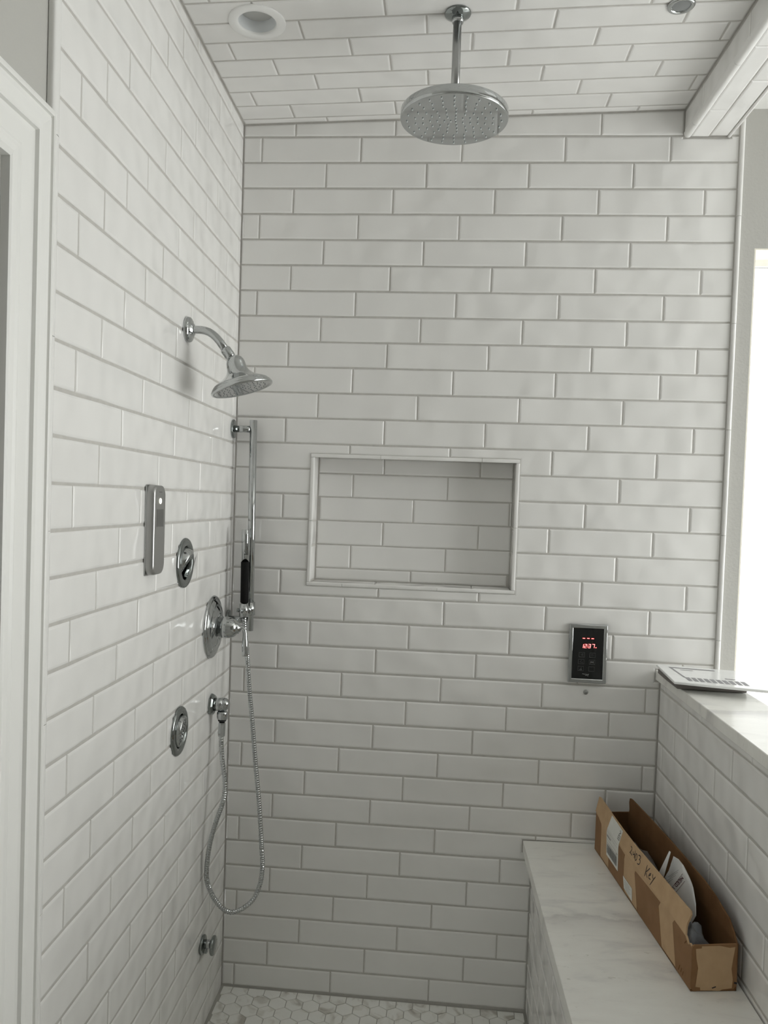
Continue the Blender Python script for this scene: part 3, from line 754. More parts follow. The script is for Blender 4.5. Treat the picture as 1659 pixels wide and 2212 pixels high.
# body sprays
def spray(name_label, d, z, ro, nrm, proud):
    root = empty('body_spray', tuple(onwall(d, z)), name_label, 'body spray', None)
    wf = frame(onwall(d, z), LN, (0, 0, 1))
    MB().lathe([(ro, 0.0), (ro, 0.0025), (ro-0.003, 0.0055), (ro-0.008, 0.0068), (0.0455, 0.0070), (0.0430, 0.0058), (0.0415, 0.0015)], wf, 48, close=False).build('plate', M['chrome_dark'], root)
    MB().lathe([(0.0425, 0.0010), (0.0435, -0.010), (0.0435, -0.042), (0.0, -0.043)], wf, 40, close=False).build('socket', M['chrome_dark'], root)
    hf2 = frame(onwall(d, z, proud), nrm, (0, 0, 1))
    hd = MB().lathe([(0.0350, -0.0200), (0.0385, -0.0120), (0.0392, 0.0), (0.0388, 0.0075), (0.0368, 0.0100), (0.0345, 0.0098), (0.0335, 0.0080)], hf2, 44).build('swivel_head', M['chrome'], root)
    MB().lathe([(0.0336, 0.0078), (0.0, 0.0084)], hf2, 36, close=False).build('spray_face', M['chrome_dark'], hd)
    q = MB()
    for rr, k in ((0.029, 20), (0.021, 14), (0.012, 8)):
        for i in range(k):
            a = 2*math.pi*i/k
            q.lathe([(0.0016, 0.0078), (0.0012, 0.0100)], hf2 @ Matrix.Translation((rr*math.cos(a), rr*math.sin(a), 0)), 6)
    q.build('nozzles', M['grey_lens'], hd, kind='stuff')
spray('round chrome body spray with its inner disc tilted, beside the grey control panel', 0.4690, 1.3756, 0.0635, (1, 0.20, -0.58), -0.0050)
spray('round chrome body spray lower down, left of the supply elbow, disc nearly flat', 0.4800, 0.9515, 0.0615, (1, 0.12, -0.14), 0.0010)
# grey control panel
root = empty('control_panel', tuple(onwall(0.705, 1.3695)), 'tall satin grey control panel with a small screen on the left wall', 'control panel')
pf = Matrix.Identity(4)
o_ = onwall(0, 0)
for i in range(3): pf[i][0] = LU[i]; pf[i][1] = LV[i]; pf[i][2] = LN[i]; pf[i][3] = LO[i]
def pv(z, d=0.705): return z - LB*d
MB().prism(rrect(0.6690, pv(1.3695), 0.7430, pv(1.5690), 0.004, 3), 0.0, 0.0025, pf, 0.0004).build('back_plate', M['chrome_dull'], root)
pb = MB()
outl = [rrect(0.6695+k, pv(1.3705)+k, 0.7415-k, pv(1.5685)-k, 0.020, 8) for k in (0.0, 0.0, 0.0015, 0.004)]
hts = [0.0025, 0.0150, 0.0185, 0.0200]
n = len(outl[0]); vs_ = []; fs = []
for pl, h in zip(outl, hts): vs_ += [pf @ V3(a, b_, h) for a, b_ in pl]
for k in range(3):
    for i in range(n): fs.append((k*n+i, k*n+(i+1) % n, (k+1)*n+(i+1) % n, (k+1)*n+i))
pb.add(vs_, fs, True); pb.add([pf @ V3(a, b_, 0.0200) for a, b_ in outl[3]], [tuple(range(n))])
pb = pb.build('housing', M['panel'], root)
MB().prism([(0.6840, pv(1.4768)), (0.7240, pv(1.4768)), (0.7240, pv(1.5156)), (0.6840, pv(1.5156))], 0.0199, 0.0204, pf).build('screen', M['lcd'], pb)
MB().lathe([(0.0064, 0.0198), (0.0064, 0.0206), (0.0056, 0.0212), (0.0, 0.0214)], pf @ Matrix.Translation((0.7045, pv(1.5338), 0)), 20).build('button', M['glow'], pb)['label'] = 'small lit pale yellow button'
MB().box((0.7030, pv(1.5332), 0.0213), (0.7050, pv(1.5344), 0.0217), pf).build('button_mark', M['grey_lens'], pb)
MB().box((0.6950, pv(1.5530), 0.0199), (0.7130, pv(1.5542), 0.0202), pf).build('printed_mark', M['legend'], pb)
# spool fitting near the floor
root = empty('spool_fitting', tuple(onwall(0.2285, 0.2576)), 'small spool-shaped chrome fitting near the floor on the left wall', 'fitting')
sf = frame(onwall(0.2285, 0.2580), LN, (0, 0, 1))
MB().lathe([(0.0272, 0.0), (0.0272, 0.0050), (0.0262, 0.0068), (0.0125, 0.0070)], sf, 32).build('base_disc', M['chrome_dark'], root)
MB().lathe([(0.0123, 0.006), (0.0123, 0.0305)], sf @ Matrix.Translation((0.003, 0, 0)), 24).build('stem', M['chrome'], root)
MB().lathe([(0.0125, 0.0290), (0.0255, 0.0292), (0.0265, 0.0310), (0.0265, 0.0355), (0.0250, 0.0372), (0.0, 0.0376)], sf, 32).build('front_disc', M['chrome_dark'], root)
MB().prism(rrect(-0.0225, -0.0075, -0.002, 0.0075, 0.004, 4), 0.0068, 0.0165, sf, 0.001).build('lug', M['chrome_dark'], root)

# ------------------------------------------------------------------ steam control on the back wall
root = empty('steam_control', (1.1118, -0.004, 1.0235), 'black glass keypad with red digits in a chrome frame on the back wall', 'keypad')
def bw(x, z): return (x, z - BS*(x-1.1118)*0)
fc = frame((1.1118, -0.0002, 1.1115), (0.0, -1, 0), (1, 0, BS))
hw, hh = 0.0560, 0.0880
def ring(mb, a, b_, z0, z1, bev, M4):
    """rectangular frame between outline A and inner outline B (half sizes)"""
    o4 = [(-a[0], -a[1]), (a[0], -a[1]), (a[0], a[1]), (-a[0], a[1])]; i4 = [(-b_[0], -b_[1]), (b_[0], -b_[1]), (b_[0], b_[1]), (-b_[0], b_[1])]
    oi = inset(o4, bev); ii = inset(i4, -bev)
    P = [V3(*p, z0) for p in o4] + [V3(*p, z1-bev) for p in o4] + [V3(*p, z1) for p in oi] + [V3(*p, z1) for p in ii] + [V3(*p, z1-bev) for p in i4] + [V3(*p, z0) for p in i4]
    fs = [(k*4+i, k*4+(i+1) % 4, (k+1)*4+(i+1) % 4, (k+1)*4+i) for k in range(5) for i in range(4)]
    return mb.add([M4 @ p for p in P], fs)
ring(MB(), (hw, hh), (0.0455, 0.0762), 0.0, 0.0110, 0.0016, fc).build('frame', M['chrome'], root)
face = MB().prism([(-0.0462, -0.0768), (0.0462, -0.0768), (0.0462, 0.0768), (-0.0462, 0.0768)], 0.0, 0.0092, fc, 0.0004).build('glass_face', M['glass_black'], root)
KS = 0.00012385                      # metres per pixel of the study crop
def kp(px, py): return ((px-772)*KS, -(py-1003 - (px-772)*0.045)*KS)
SQ = {'a': (0, 1, 1, 1), 'b': (1, 1, 1, .5), 'c': (1, .5, 1, 0), 'd': (0, 0, 1, 0), 'e': (0, .5, 0, 0), 'f': (0, 1, 0, .5), 'g': (0, .5, 1, .5)}
DG = {'1': 'bc', '2': 'abged', '3': 'abgcd', '7': 'abc'}
def at_f(x, y): return fc @ V3(x, y, 0.0093)
nf = Vector((0, -1, 0))
for ch, px in (('1', 632), ('2', 712), ('3', 803), ('7', 896)):
    mo = MB(); mc = MB()
    for s_ in DG[ch]:
        x0, y0, x1, y1 = SQ[s_]
        pts_ = []
        for x, y in ((x0, y0), (x1, y1)):
            cx, cy = kp(px, 812)
            pts_.append((cx + (x-0.5)*0.0064 + (y-0.5)*0.0014, cy + (y-0.5)*0.0108))
        mo.ribbon(pts_, 0.0017, at_f, nf, 0.0001); mc.ribbon(pts_, 0.0008, at_f, nf, 0.0003)
    dg = mo.build('digit', M['red'], face)
    mc.build('digit_core', M['red_core'], dg)
for px, py, ww in ((665, 623, 0.0066), (770, 625, 0.0066), (875, 632, 0.0066), (764, 812, 0.0010), (764, 838, 0.0010), (960, 852, 0.0020)):
    x, y = kp(px, py)
    dg = MB().ribbon([(x-ww/2, y), (x+ww/2, y)], 0.0026 if ww > 0.0015 else 0.0013, at_f, nf, 0.0001).build('dash', M['red'], face)
    MB().ribbon([(x-ww*0.38, y), (x+ww*0.38, y)], 0.0012 if ww > 0.0015 else 0.0006, at_f, nf, 0.0003).build('dash_core', M['red_core'], dg)
keys = [(630, 1025, '<'), (887, 1037, '>'), (621, 1193, '%'), (880, 1207, 'M'), (616, 1360, 'l'), (872, 1373, '')]
for px, py, ch in keys:
    x, y = kp(px, py); hx, hy = 0.0083, 0.0067
    q = MB()
    q.ribbon([(x-hx, y-hy), (x+hx, y-hy), (x+hx, y+hy), (x-hx, y+hy), (x-hx, y-hy)], 0.0008, at_f, nf, 0.0001)
    if ch == '<': q.ribbon([(x+0.003, y+0.003), (x-0.003, y), (x+0.003, y-0.003), (x+0.003, y+0.003)], 0.0007, at_f, nf, 0.0001)
    if ch == '>': q.ribbon([(x-0.003, y+0.003), (x+0.003, y), (x-0.003, y-0.003), (x-0.003, y+0.003)], 0.0007, at_f, nf, 0.0001)
    if ch == '%':
        q.ribbon([(x-0.004, y-0.002), (x+0.001, y+0.004)], 0.0007, at_f, nf, 0.0001)
        q.ribbon([(x-0.001, y-0.003), (x+0.003, y-0.001), (x+0.005, y-0.004)], 0.0009, at_f, nf, 0.0001)
    if ch == 'l':
        q.ribbon([(x-0.003, y-0.0035), (x+0.003, y-0.0035)], 0.0022, at_f, nf, 0.0001)
        q.ribbon([(x, y-0.003), (x, y+0.001), (x+0.0025, y+0.002)], 0.0010, at_f, nf, 0.0001)
    k_ = q.build('key', M['legend'], face)
    if ch == 'M':
        MB().ribbon([(x-0.0033, y-0.0028), (x-0.0033, y+0.0028), (x, y-0.001), (x+0.0033, y+0.0028), (x+0.0033, y-0.0028)], 0.0015, at_f, nf, 0.0002).build('key_letter', M['legend_light'], k_)
q = MB()
x, y = kp(735, 1500)
q.ribbon([(x-0.0095, y+0.0006), (x-0.003, y), (x+0.004, y-0.0002)], 0.0012, at_f, nf, 0.0001)
q.ribbon([(x+0.004, y-0.0014), (x+0.008, y-0.0008), (x+0.0095, y+0.001)], 0.0012, at_f, nf, 0.0001)
q.ribbon([(x-0.001, y-0.0040), (x+0.005, y-0.0038), (x+0.0075, y-0.0060), (x+0.0085, y-0.001)], 0.0009, at_f, nf, 0.0001)
q.build('printed_mark', M['legend_light'], face)
root = empty('temperature_sensor', (1.1121, -0.001, 0.9933), 'tiny round metal sensor button below the keypad', 'sensor')
sfm = frame((1.1121, 0.0, 0.9933), (0, -1, 0))
MB().lathe([(0.0074, 0), (0.0074, 0.0015), (0.0062, 0.003), (0.0050, 0.0031)], sfm, 24).build('ring', M['chrome_dull'], root)
MB().lathe([(0.0050, 0.0028), (0.003, 0.0042), (0.0, 0.0045)], sfm, 20).build('probe', M['chrome_dull'], root)

# ------------------------------------------------------------------ ceiling fixtures
def ceil_z(x): return 2.694 + 0.0335*x
cn = Vector((0.0335, 0, -1)).normalized()
root = empty('recessed_light', (LX, -LY, ceil_z(LX)), 'round white recessed ceiling light, switched off, in the tiled ceiling', 'ceiling light')
lf = frame((LX, -LY, ceil_z(LX)), cn, (0, 1, 0))
MB().lathe([(0.0690, -0.001), (0.0690, 0.002), (0.0675, 0.0036), (0.0540, 0.0040), (0.0475, 0.0036), (0.0460, 0.0015), (0.0455, -0.002)], lf, 56, close=False).build('trim_ring', M['white_plastic'], root)
MB().lathe([(0.0460, -0.001), (0.0440, -0.008), (0.0405, -0.020), (0.0392, -0.027)], lf, 48, close=False).build('baffle', M['baffle'], root)
MB().lathe([(0.0396, -0.0262), (0.0300, -0.0245), (0.0, -0.0235)], lf, 40, close=False).build('diffuser', M['lens'], root)
MB().lathe([(0.046, -0.029), (0.0, -0.029)], lf, 32, close=False).build('can_top', M['baffle'], root)
RXc, RYc = 0.650, -0.507
root = empty('rain_shower_head', (RXc, RYc, ceil_z(RXc)), 'large round chrome rain shower head hanging on a straight ceiling arm', 'shower head')
rf = frame((RXc, RYc, ceil_z(RXc)), cn, (0, 1, 0))
MB().lathe([(0.0315, 0.0), (0.0318, 0.0030), (0.0300, 0.0055), (0.0170, 0.0115), (0.0145, 0.0120)], rf, 40).build('flange', M['chrome_dark'], root)
MB().lathe([(0.0140, 0.010), (0.0142, 0.021), (0.0130, 0.0235), (0.0105, 0.024)], rf, 32).build('collar', M['chrome'], root)
MB().tube([(RXc, RYc, ceil_z(RXc)-0.012), (RXc+0.0008, RYc, 2.487)], 0.0102, 24).build('arm', M['chrome_dull'], root)
df = frame((0.6510, RYc, 2.4865), (0.0, 0, -1), (0, 1, 0))
disc = MB().lathe([(0.012, -0.004), (0.016, 0.0), (0.120, 0.0012), (0.1262, 0.0022), (0.1280, 0.0045), (0.1280, 0.0225), (0.1272, 0.0242), (0.1255, 0.0248), (0.1240, 0.0246)], df, 96).build('disc', M['chrome'], root)
MB().lathe([(0.1243, 0.0243), (0.0, 0.0246)], df, 80, close=False).build('spray_plate', M['chrome_dark'], disc)
nz_ = MB()
for rr, k in ((0.112, 24), (0.093, 22), (0.075, 18), (0.057, 15), (0.040, 11), (0.023, 7), (0.008, 3)):
    for i in range(k):
        a = 2*math.pi*(i + 0.3*(k % 2))/k
        nz_.lathe([(0.0022, 0.0240), (0.0017, 0.0272), (0.0, 0.0275)], df @ Matrix.Translation((rr*math.cos(a), rr*math.sin(a), 0)), 8)
nz_.build('nozzles', M['nozzle'], disc, kind='stuff')
root = empty('shower_spotlight', (1.168, -0.5004, ceil_z(1.168)), 'small round chrome ceiling spotlight at the top right near the tiled beam', 'ceiling light')
ef = frame((1.168, -0.5004, ceil_z(1.168)), cn, (0, 1, 0))
MB().lathe([(0.0312, 0.0), (0.0315, 0.0025), (0.0300, 0.0048), (0.0260, 0.0060), (0.0225, 0.0056), (0.0210, 0.0036)], ef, 40, close=False).build('bezel', M['chrome'], root)
MB().lathe([(0.0214, 0.0032), (0.012, 0.0044), (0.0, 0.0050)], ef, 32, close=False).build('lens', M['grey_lens'], root)

# ------------------------------------------------------------------ things on the half wall
P4 = [V3(1.298, -0.0697, 1.0985), V3(1.287, -0.282, 1.0985), V3(1.668, -0.3620, 1.0985), V3(1.680, -0.122, 1.0985)]
# recomputed so that the card lies level on the wrap
root = empty('printed_card', (1.47, -0.20, 1.0965), 'glossy white card with grey printing lying on the half wall cap', 'card')
cf = frame((1.298, -0.0697, 1.0965), (0, 0, 1), (0.99, -0.145, 0))
MB().prism([(0.0, 0.0), (0.021, -0.2125), (0.405, -0.2350), (0.390, 0.0)], 0.0, 0.0068, cf, 0.0012, 0.0008).build('card', M['glossy_white'], root)
q = MB()
def at_c(x, y): return cf @ V3(x, y, 0.0069)
up_ = Vector((0, 0, 1))
q.ribbon([(0.035, -0.028), (0.150, -0.028)], 0.012, at_c, up_, 0.0002)
q.ribbon([(0.036, -0.036), (0.056, -0.150)], 0.006, at_c, up_, 0.0002)
q.ribbon([(0.060, -0.052), (0.090, -0.052)], 0.006, at_c, up_, 0.0002)
q.ribbon([(0.165, -0.125), (0.185, -0.127)], 0.010, at_c, up_, 0.0002)
for i in range(10):
    q.ribbon([(0.062+i*0.0155, -0.150), (0.0655+i*0.0155, -0.187)], 0.0112, at_c, up_, 0.0002)
q.build('printing', M['pale_ink'], root)
wr = MB()
plan = [(1.304, -0.068), (1.3035, -0.150), (1.306, -0.246), (1.345, -0.2500), (1.40, -0.2505), (1.486, -0.2520), (1.486, -0.085), (1.40, -0.070)]
wr.prism([(a, b_) for a, b_ in plan][::-1], 1.0760, 1.0962, None, 0.006, 0.002)
for v in wr.v:
    v.z += 0.0008*math.sin(v.x*60+v.y*40) - (0.0 if v.z < 1.085 else 0.0012)
tag(wr.build('padded_wrap', M['foam']), 'flat dark grey wrapped packet under the printed card on the cap', 'packet')

# ------------------------------------------------------------------ cardboard box on the bench
BO = V3(1.1517, -0.0369, 0.5340)
BD = V3(0.109, -0.994, 0.0102); BWd = V3(0.994, 0.109, 0.0275); BU = V3(0, 0, 1)
BL, BWid, BH = 0.6735, 0.0985, 0.1067
def bp(s_, w_, h_): return BO + BD*s_ + BWd*w_ + BU*h_
root = empty('cardboard_box', tuple(bp(BL/2, BWid/2, 0)), 'long narrow open brown cardboard box on the marble bench, marked 2403 Key', 'box')
def slab(name, outline, at, nrm, thick, material, parent, front=0.0):
    """flat sheet from a 2-D outline: AT maps it to the world; thickness goes against NRM"""
    nrm = nrm.normalized(); n = len(outline)
    P = [at(*p) + nrm*front for p in outline]
    mb = MB().add(P + [p - nrm*thick for p in P], [tuple(range(n)), tuple(range(n, 2*n))[::-1]] + [(i, n+i, n+(i+1) % n, (i+1) % n) for i in range(n)])
    return mb.build(name, material, parent)
nL = -BWd.normalized(); nR = BWd.normalized(); nE = BD.normalized()
TH = 0.0038
def hs(s_): return BH + 0.005 - 0.011*s_/BL      # the rim drops a little towards the near end
jr = random.Random(5)
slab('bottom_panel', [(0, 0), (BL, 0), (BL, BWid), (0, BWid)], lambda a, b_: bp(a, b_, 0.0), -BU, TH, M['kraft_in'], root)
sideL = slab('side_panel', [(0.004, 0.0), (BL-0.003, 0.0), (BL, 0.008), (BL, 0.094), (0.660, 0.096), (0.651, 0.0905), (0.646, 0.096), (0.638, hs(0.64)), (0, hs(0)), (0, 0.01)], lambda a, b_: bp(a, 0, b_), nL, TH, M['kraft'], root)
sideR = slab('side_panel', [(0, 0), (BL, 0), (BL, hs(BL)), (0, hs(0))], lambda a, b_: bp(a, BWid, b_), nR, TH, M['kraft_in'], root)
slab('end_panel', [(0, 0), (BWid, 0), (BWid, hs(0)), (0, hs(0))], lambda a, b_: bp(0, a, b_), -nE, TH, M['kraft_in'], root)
endN = slab('end_panel', [(0.006, 0.0), (0.092, 0.0035), (0.0985, 0.012), (0.0985, 0.030), (0.0962, 0.060), (0.0960, 0.1005), (0.060, 0.1000), (0.028, 0.0990), (0.004, 0.0990), (0.0, 0.0950), (0.0, 0.008)], lambda a, b_: bp(BL+0.0006, a, b_), nE, TH, M['kraft_dark'], root)
lean = (BU*0.043 + BWd*0.011).normalized()
F_P = BO + BU*(BH-0.0025)
def fl(s_, t_): return bp(s_, 0, hs(s_)) + lean*(t_)
nFl = BD.cross(lean).normalized()
if nFl.dot(nL) < 0: nFl = -nFl
flapL = slab('flap', [(-0.006, 0.0), (0.638, 0.0), (0.632, 0.014), (0.631, 0.022), (0.634, 0.032), (0.6355, 0.044), (0.629, 0.0495), (0.60, 0.0480), (0.4511, 0.0440), (0.2931, 0.0385), (0.20, 0.0385), (0.1126, 0.0405), (0.064, 0.0430), (0.0, 0.0450), (-0.010, 0.0430)], fl, nFl, TH, M['kraft'], root)
flapL['label'] = 'raised left flap with handwriting'
leanR = (BU*0.047 + BWd*0.003).normalized()
def fr_(s_, t_): return bp(s_, BWid, hs(s_)) + leanR*(t_)
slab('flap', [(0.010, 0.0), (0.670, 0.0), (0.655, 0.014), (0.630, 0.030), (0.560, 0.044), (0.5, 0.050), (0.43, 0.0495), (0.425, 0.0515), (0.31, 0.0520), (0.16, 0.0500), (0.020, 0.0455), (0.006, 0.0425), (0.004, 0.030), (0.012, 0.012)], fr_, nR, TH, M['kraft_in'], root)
def sd(a, b_): return bp(a, 0, b_)
for pl in ([(0.0015, 0.004), (0.0015, 0.108), (0.026, 0.1055), (0.0507, 0.096), (0.0535, 0.090), (0.0558, 0.001), (0.006, 0.001)],
           [(0.129, 0.001), (0.121, 0.103), (0.215, 0.1025), (0.2537, 0.0985), (0.2496, 0.085), (0.2500, 0.040), (0.262, 0.001)],
           [(0.357, 0.001), (0.3290, 0.085), (0.3330, 0.0935), (0.42, 0.0965), (0.498, 0.0985), (0.4884, 0.0850), (0.5165, 0.001)],
           [(0.5967, 0.001), (0.5702, 0.0900), (0.5789, 0.1005), (0.6376, 0.0985), (0.6455, 0.092), (0.652, 0.088), (0.660, 0.0935), (BL-0.0003, 0.092), (BL-0.0003, 0.008), (BL-0.004, 0.001)]):
    slab('brown_patch', pl, sd, nL, 0.0004, M['kraft_dark'], sideL, 0.0005)['label'] = 'darker glossy brown patch'
slab('tape_patch', [(0.0100, 0.0100), (0.0200, 0.0085), (0.0205, 0.0025), (0.0450, 0.0020), (0.060, 0.0005), (0.068, 0.0040), (0.0880, 0.0065), (0.0893, 0.0250), (0.0855, 0.0480), (0.0880, 0.0700), (0.0915, 0.0945), (0.0800, 0.0930), (0.0580, 0.0975), (0.0200, 0.0968), (0.0195, 0.0920), (0.0075, 0.0910), (0.0095, 0.0700), (0.0140, 0.0500), (0.0120, 0.0300)], lambda a, b_: bp(BL+0.0006, a, b_), nE, 0.0005, M['kraft'], endN, 0.0006)['label'] = 'pale torn paper patch'
q = MB()
atE = lambda a, b_: bp(BL+0.0006, a, b_)
q.ribbon([(0.046, 0.0075), (0.053, 0.0100)], 0.0024, atE, nE, 0.0010)
q.ribbon([(0.0935, 0.0180), (0.0975, 0.0170)], 0.0040, atE, nE, 0.0006)
q.build('tear_marks', M['ink'], endN, kind='stuff')
q = MB()
q.ribbon([(0.6455, 0.0915), (0.638, 0.083)], 0.0025, sd, nL, 0.0011)
q.ribbon([(0.613, 0.010), (0.619, 0.023)], 0.0028, sd, nL, 0.0010)
q.ribbon([(0.625, 0.012), (0.629, 0.022)], 0.0028, sd, nL, 0.0010)
q.ribbon([(0.634, 0.010), (0.638, 0.020)], 0.0022, sd, nL, 0.0010)
q.ribbon([(0.362, 0.002), (0.360, 0.014)], 0.0022, sd, nL, 0.0010)
q.build('scuff_marks', M['kraft_in'], sideL, kind='stuff')
# handwriting on the flap
strokes = [[(0.2793, 0.0265), (0.2860, 0.0262), (0.2885, 0.0215), (0.2860, 0.0160), (0.2803, 0.0102), (0.2880, 0.0125), (0.2977, 0.0110)],
    [(0.2990, 0.0210), (0.3015, 0.0160), (0.3045, 0.0160), (0.3105, 0.0205)], [(0.3093, 0.0285), (0.3110, 0.0210), (0.3141, 0.0120)],
    [(0.3173, 0.0255), (0.3240, 0.0255), (0.3280, 0.0205), (0.3290, 0.0150), (0.3244, 0.0100), (0.3195, 0.0125), (0.3168, 0.0190), (0.3180, 0.0255)],
    [(0.3328, 0.0285), (0.3400, 0.0310), (0.3464, 0.0300), (0.3450, 0.0250), (0.3410, 0.0215), (0.3480, 0.0225), (0.3510, 0.0195), (0.3505, 0.0140), (0.3450, 0.0100), (0.3385, 0.0095)],
    [(0.3915, 0.0310), (0.3920, 0.0180), (0.3929, 0.0044)], [(0.4074, 0.0315), (0.3985, 0.0205), (0.3920, 0.0140), (0.3990, 0.0125), (0.4080, 0.0085)],
    [(0.4135, 0.0165), (0.4205, 0.0215), (0.4200, 0.0245), (0.4150, 0.0225), (0.4120, 0.0165), (0.4165, 0.0110), (0.4256, 0.0125)],
    [(0.4300, 0.0275), (0.4325, 0.0225), (0.4375, 0.0205)], [(0.4450, 0.0290), (0.4390, 0.0190), (0.4309, 0.0020)]]
q = MB()
for s_ in strokes: q.ribbon(s_, 0.0023, fl, nFl, 0.0006)
q.build('handwriting', M['ink'], flapL, kind='stuff')
# shipping label: upper piece on the flap, lower piece on the side
lab = slab('shipping_label', [(0.1090, -0.001), (0.2065, -0.001), (0.2079, 0.0345), (0.1600, 0.0370), (0.1143, 0.0385)], fl, nFl, 0.0003, M['label'], flapL, 0.0005)
slab('shipping_label', [(0.1098, 0.0330), (0.2070, 0.0315), (0.2035, 0.0926), (0.2065, hs(0.2)), (0.1090, hs(0.11)), (0.1037, 0.0956)], sd, nL, 0.0003, M['label'], sideL, 0.0011)
slab('code_block', [(0.1130, 0.0110), (0.1815, 0.0080), (0.1797, 0.0277), (0.1145, 0.0305)], fl, nFl, 0.0002, M['grey_ink'], lab, 0.0003)
q = MB()
for a, b_ in (((0.1900, 0.0060), (0.2030, 0.0055)), ((0.2030, 0.0055), (0.2040, 0.0165)), ((0.2040, 0.0165), (0.1910, 0.0170)), ((0.1910, 0.0170), (0.1900, 0.0060)), ((0.1935, 0.0110), (0.2000, 0.0108)), ((0.1915, 0.0290), (0.2020, 0.0250)), ((0.1915, 0.0200), (0.2020, 0.0250))):
    q.ribbon([a, b_], 0.0014, fl, nFl, 0.0009)
q.build('label_marks', M['ink'], lab)
q = MB()
x = 0.1140
while x < 0.1960:
    ww = jr.choice((0.0007, 0.0012, 0.0018, 0.0024))
    q.ribbon([(x+ww/2, 0.0415 - 0.02*(x-0.114)), (x+ww/2-0.0006, 0.0655 - 0.01*(x-0.114))], ww, sd, nL, 0.0014)
    x += ww + jr.choice((0.0006, 0.0009, 0.0013))
for a, b_, ww in (((0.1125, 0.0700), (0.1970, 0.0680), 0.0009), ((0.1100, 0.0890), (0.1400, 0.0870), 0.0040), ((0.1110, 0.1010), (0.1950, 0.0985), 0.0006), ((0.1110, 0.0930), (0.1950, 0.0905), 0.0006), ((0.1900, 0.0735), (0.1990, 0.0735), 0.0030), ((0.1110, 0.0790), (0.1950, 0.0765), 0.0006)):
    q.ribbon([a, b_], ww, sd, nL, 0.0014)
q.build('barcode', M['grey_ink'], sideL)
lab2 = slab('small_label', [(0.2493, 0.0403), (0.3166, 0.0396), (0.3205, 0.0080), (0.2590, 0.0120)], sd, nL, 0.0003, M['label'], sideL, 0.0011)
q = MB()
for i, (a, b_) in enumerate(((0.262, 0.300), (0.262, 0.306), (0.264, 0.296), (0.268, 0.310), (0.270, 0.300))):
    q.ribbon([(a, 0.0345-i*0.0048), (b_, 0.0340-i*0.0048)], 0.0009, sd, nL, 0.0006+0.0008)
q.build('label_lines', M['pale_ink'], lab2)
# contents: folded papers, printed sheet, grey bag
def sheet(name, outline, wfun, material, parent, label=None, cat=None):
    """crumpled sheet standing in the box"""
    bm = bmesh.new()
    vs_ = [bm.verts.new((a, 0.0, b_)) for a, b_ in outline]
    bm.faces.new(vs_)
    bmesh.ops.triangulate(bm, faces=bm.faces)
    for _ in range(3): bmesh.ops.subdivide_edges(bm, edges=bm.edges, cuts=1, use_grid_fill=True)
    bm.verts.ensure_lookup_table(); bm.faces.ensure_lookup_table()
    P = [bp(v.co.x, wfun(v.co.x, v.co.z), v.co.z + 0.0022) for v in bm.verts]
    fs = [tuple(v.index for v in f.verts) for f in bm.faces]
    bm.free()
    mb = MB().add(P, fs, True)
    o = mb.build(name, material, parent)
    so = o.modifiers.new('thickness', 'SOLIDIFY'); so.thickness = 0.0007
    if label: tag(o, label, cat)
    return o
sheet('folded_paper', [(0.3450, 0.040), (0.3850, 0.040), (0.4092, 0.1082), (0.4314, 0.1849), (0.4232, 0.1839), (0.3780, 0.1048)], lambda s_, h_: 0.040 + 0.08*(h_-0.10), M['paper'], None, 'narrow folded white paper sticking up from the cardboard box', 'paper')
pw_ = lambda s_, h_: 0.058 + 0.16*(h_-0.1) + 0.006*math.sin((s_-0.40)*20)
ps = sheet('printed_sheet', [(0.3500, 0.030), (0.5200, 0.030), (0.5396, 0.0625), (0.5607, 0.0985), (0.5462, 0.1177), (0.5132, 0.1397), (0.4958, 0.1455), (0.4709, 0.1506), (0.4464, 0.1604), (0.4237, 0.1634), (0.4011, 0.1605), (0.3994, 0.1381), (0.3919, 0.1164), (0.3784, 0.0887)], pw_, M['paper'], None, 'large crumpled white sheet reading NEED IN inside the cardboard box', 'paper')
GL = {'N': [[(0, 0), (0, 1), (0.7, 0), (0.7, 1)]], 'E': [[(0.65, 0), (0, 0), (0, 1), (0.65, 1)], [(0, 0.5), (0.55, 0.5)]], 'D': [[(0, 0), (0, 1), (0.4, 1), (0.68, 0.75), (0.68, 0.25), (0.4, 0), (0, 0)]], 'I': [[(0.1, 0), (0.1, 1)]], ' ': []}
tdir = Vector((-0.576, -0.817)); tup = Vector((1.0, 0.06)); t0 = Vector((0.4525, 0.1345))
def at_p(s_, h_): return bp(s_, pw_(s_, h_) - 0.0012, h_ + 0.0022)
q = MB(); x = 0.0; hgt = 0.0105
for ch in 'NEED IN':
    for st in GL[ch]:
        seg_ = []
        for a, b_ in zip(st, st[1:]):
            for k in range(3): seg_.append((a[0]+(b_[0]-a[0])*k/3, a[1]+(b_[1]-a[1])*k/3))
        seg_.append(st[-1])
        q.ribbon([tuple(t0 + tdir*(x + a*hgt) + tup*(b_*hgt)) for a, b_ in seg_], 0.0017, at_p, nL, 0.0006)
    x += hgt*(0.5 if ch in ' I' else 0.98)
q.build('lettering', M['plum_ink'], ps)
q = MB()
def line_p(a, b_, wd):
    a, b_ = Vector(a), Vector(b_)
    q.ribbon([tuple(a + (b_-a)*k/8) for k in range(9)], wd, at_p, nL, 0.0006)
line_p((0.4541, 0.1424), (0.4100, 0.0725), 0.0010); line_p((0.4702, 0.1328), (0.4300, 0.0725), 0.0010)
q.build('ruled_lines', M['plum_ink'], ps)
q = MB()
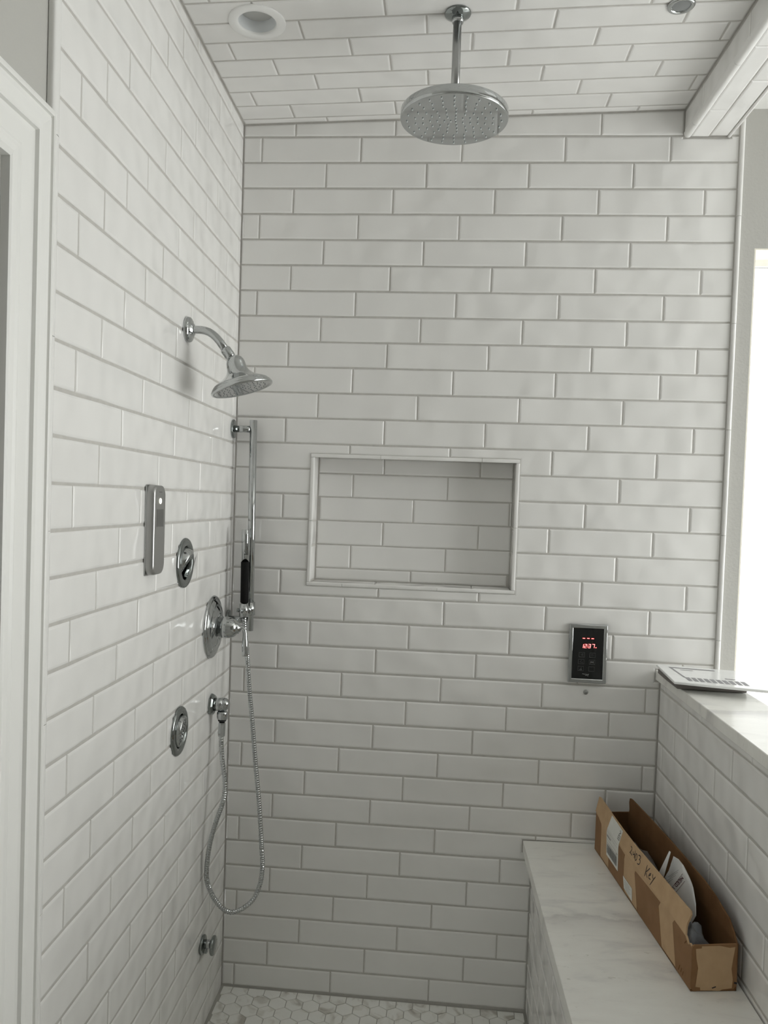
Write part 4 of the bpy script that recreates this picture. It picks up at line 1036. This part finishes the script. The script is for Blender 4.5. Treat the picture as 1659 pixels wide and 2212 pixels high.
for a, b_ in (((0.4347, 0.1426), (0.3984, 0.1069)), ((0.4281, 0.1257), (0.3908, 0.0920)), ((0.4198, 0.1133), (0.4000, 0.0915)), ((0.4330, 0.1360), (0.4060, 0.1100))): line_p(a, b_, 0.0007)
q.build('printed_lines', M['pale_ink'], ps)
bgm = MB()
def lump(mb, c, r, seed, seg=16, rings=10):
    rr = random.Random(seed); ph = [rr.uniform(0, 6) for _ in range(6)]
    vs_ = []; fs = []
    for i in range(rings+1):
        t = math.pi*i/rings
        for j in range(seg):
            a = 2*math.pi*j/seg
            k = 1 + 0.16*math.sin(3*a+ph[0]+2*t) + 0.10*math.sin(5*a+ph[1]-3*t) + 0.08*math.sin(7*t+ph[2]+a)
            x, y, z = math.sin(t)*math.cos(a)*k*r[0], math.sin(t)*math.sin(a)*k*r[1], math.cos(t)*k*r[2]
            vs_.append(bp(c[0]+x, min(max(c[1]+y, 0.006), BWid-0.007), max(c[2]+z, 0.006)))
    for i in range(rings):
        for j in range(seg): fs.append((i*seg+j, i*seg+(j+1) % seg, (i+1)*seg+(j+1) % seg, (i+1)*seg+j))
    mb.add(vs_, fs, True)
lump(bgm, (0.585, 0.034, 0.045), (0.052, 0.034, 0.046), 4)
tag(bgm.build('plastic_bag', M['bag']), 'crumpled grey plastic bag at the near end of the cardboard box', 'bag')
fmb = MB()
fo = [(0.006, 0.008), (0.315, 0.007), (0.320, 0.088), (0.008, 0.0905)]
fmb.prism(fo, 0.006, 0.034, Matrix(((BD.x, BWd.x, 0, BO.x), (BD.y, BWd.y, 0, BO.y), (BD.z, BWd.z, 1, BO.z), (0, 0, 0, 1))), 0.004)
tag(fmb.build('foam_block', M['black_foam']), 'black foam packing block in the far half of the cardboard box', 'packing')
bgm = MB()
lump(bgm, (0.205, 0.060, 0.062), (0.095, 0.026, 0.024), 9)
tag(bgm.build('plastic_pouch', M['foam']), 'dark grey plastic pouch deep in the middle of the cardboard box', 'pouch')

for o in bpy.data.objects:
    if '_w' in o: del o['_w']
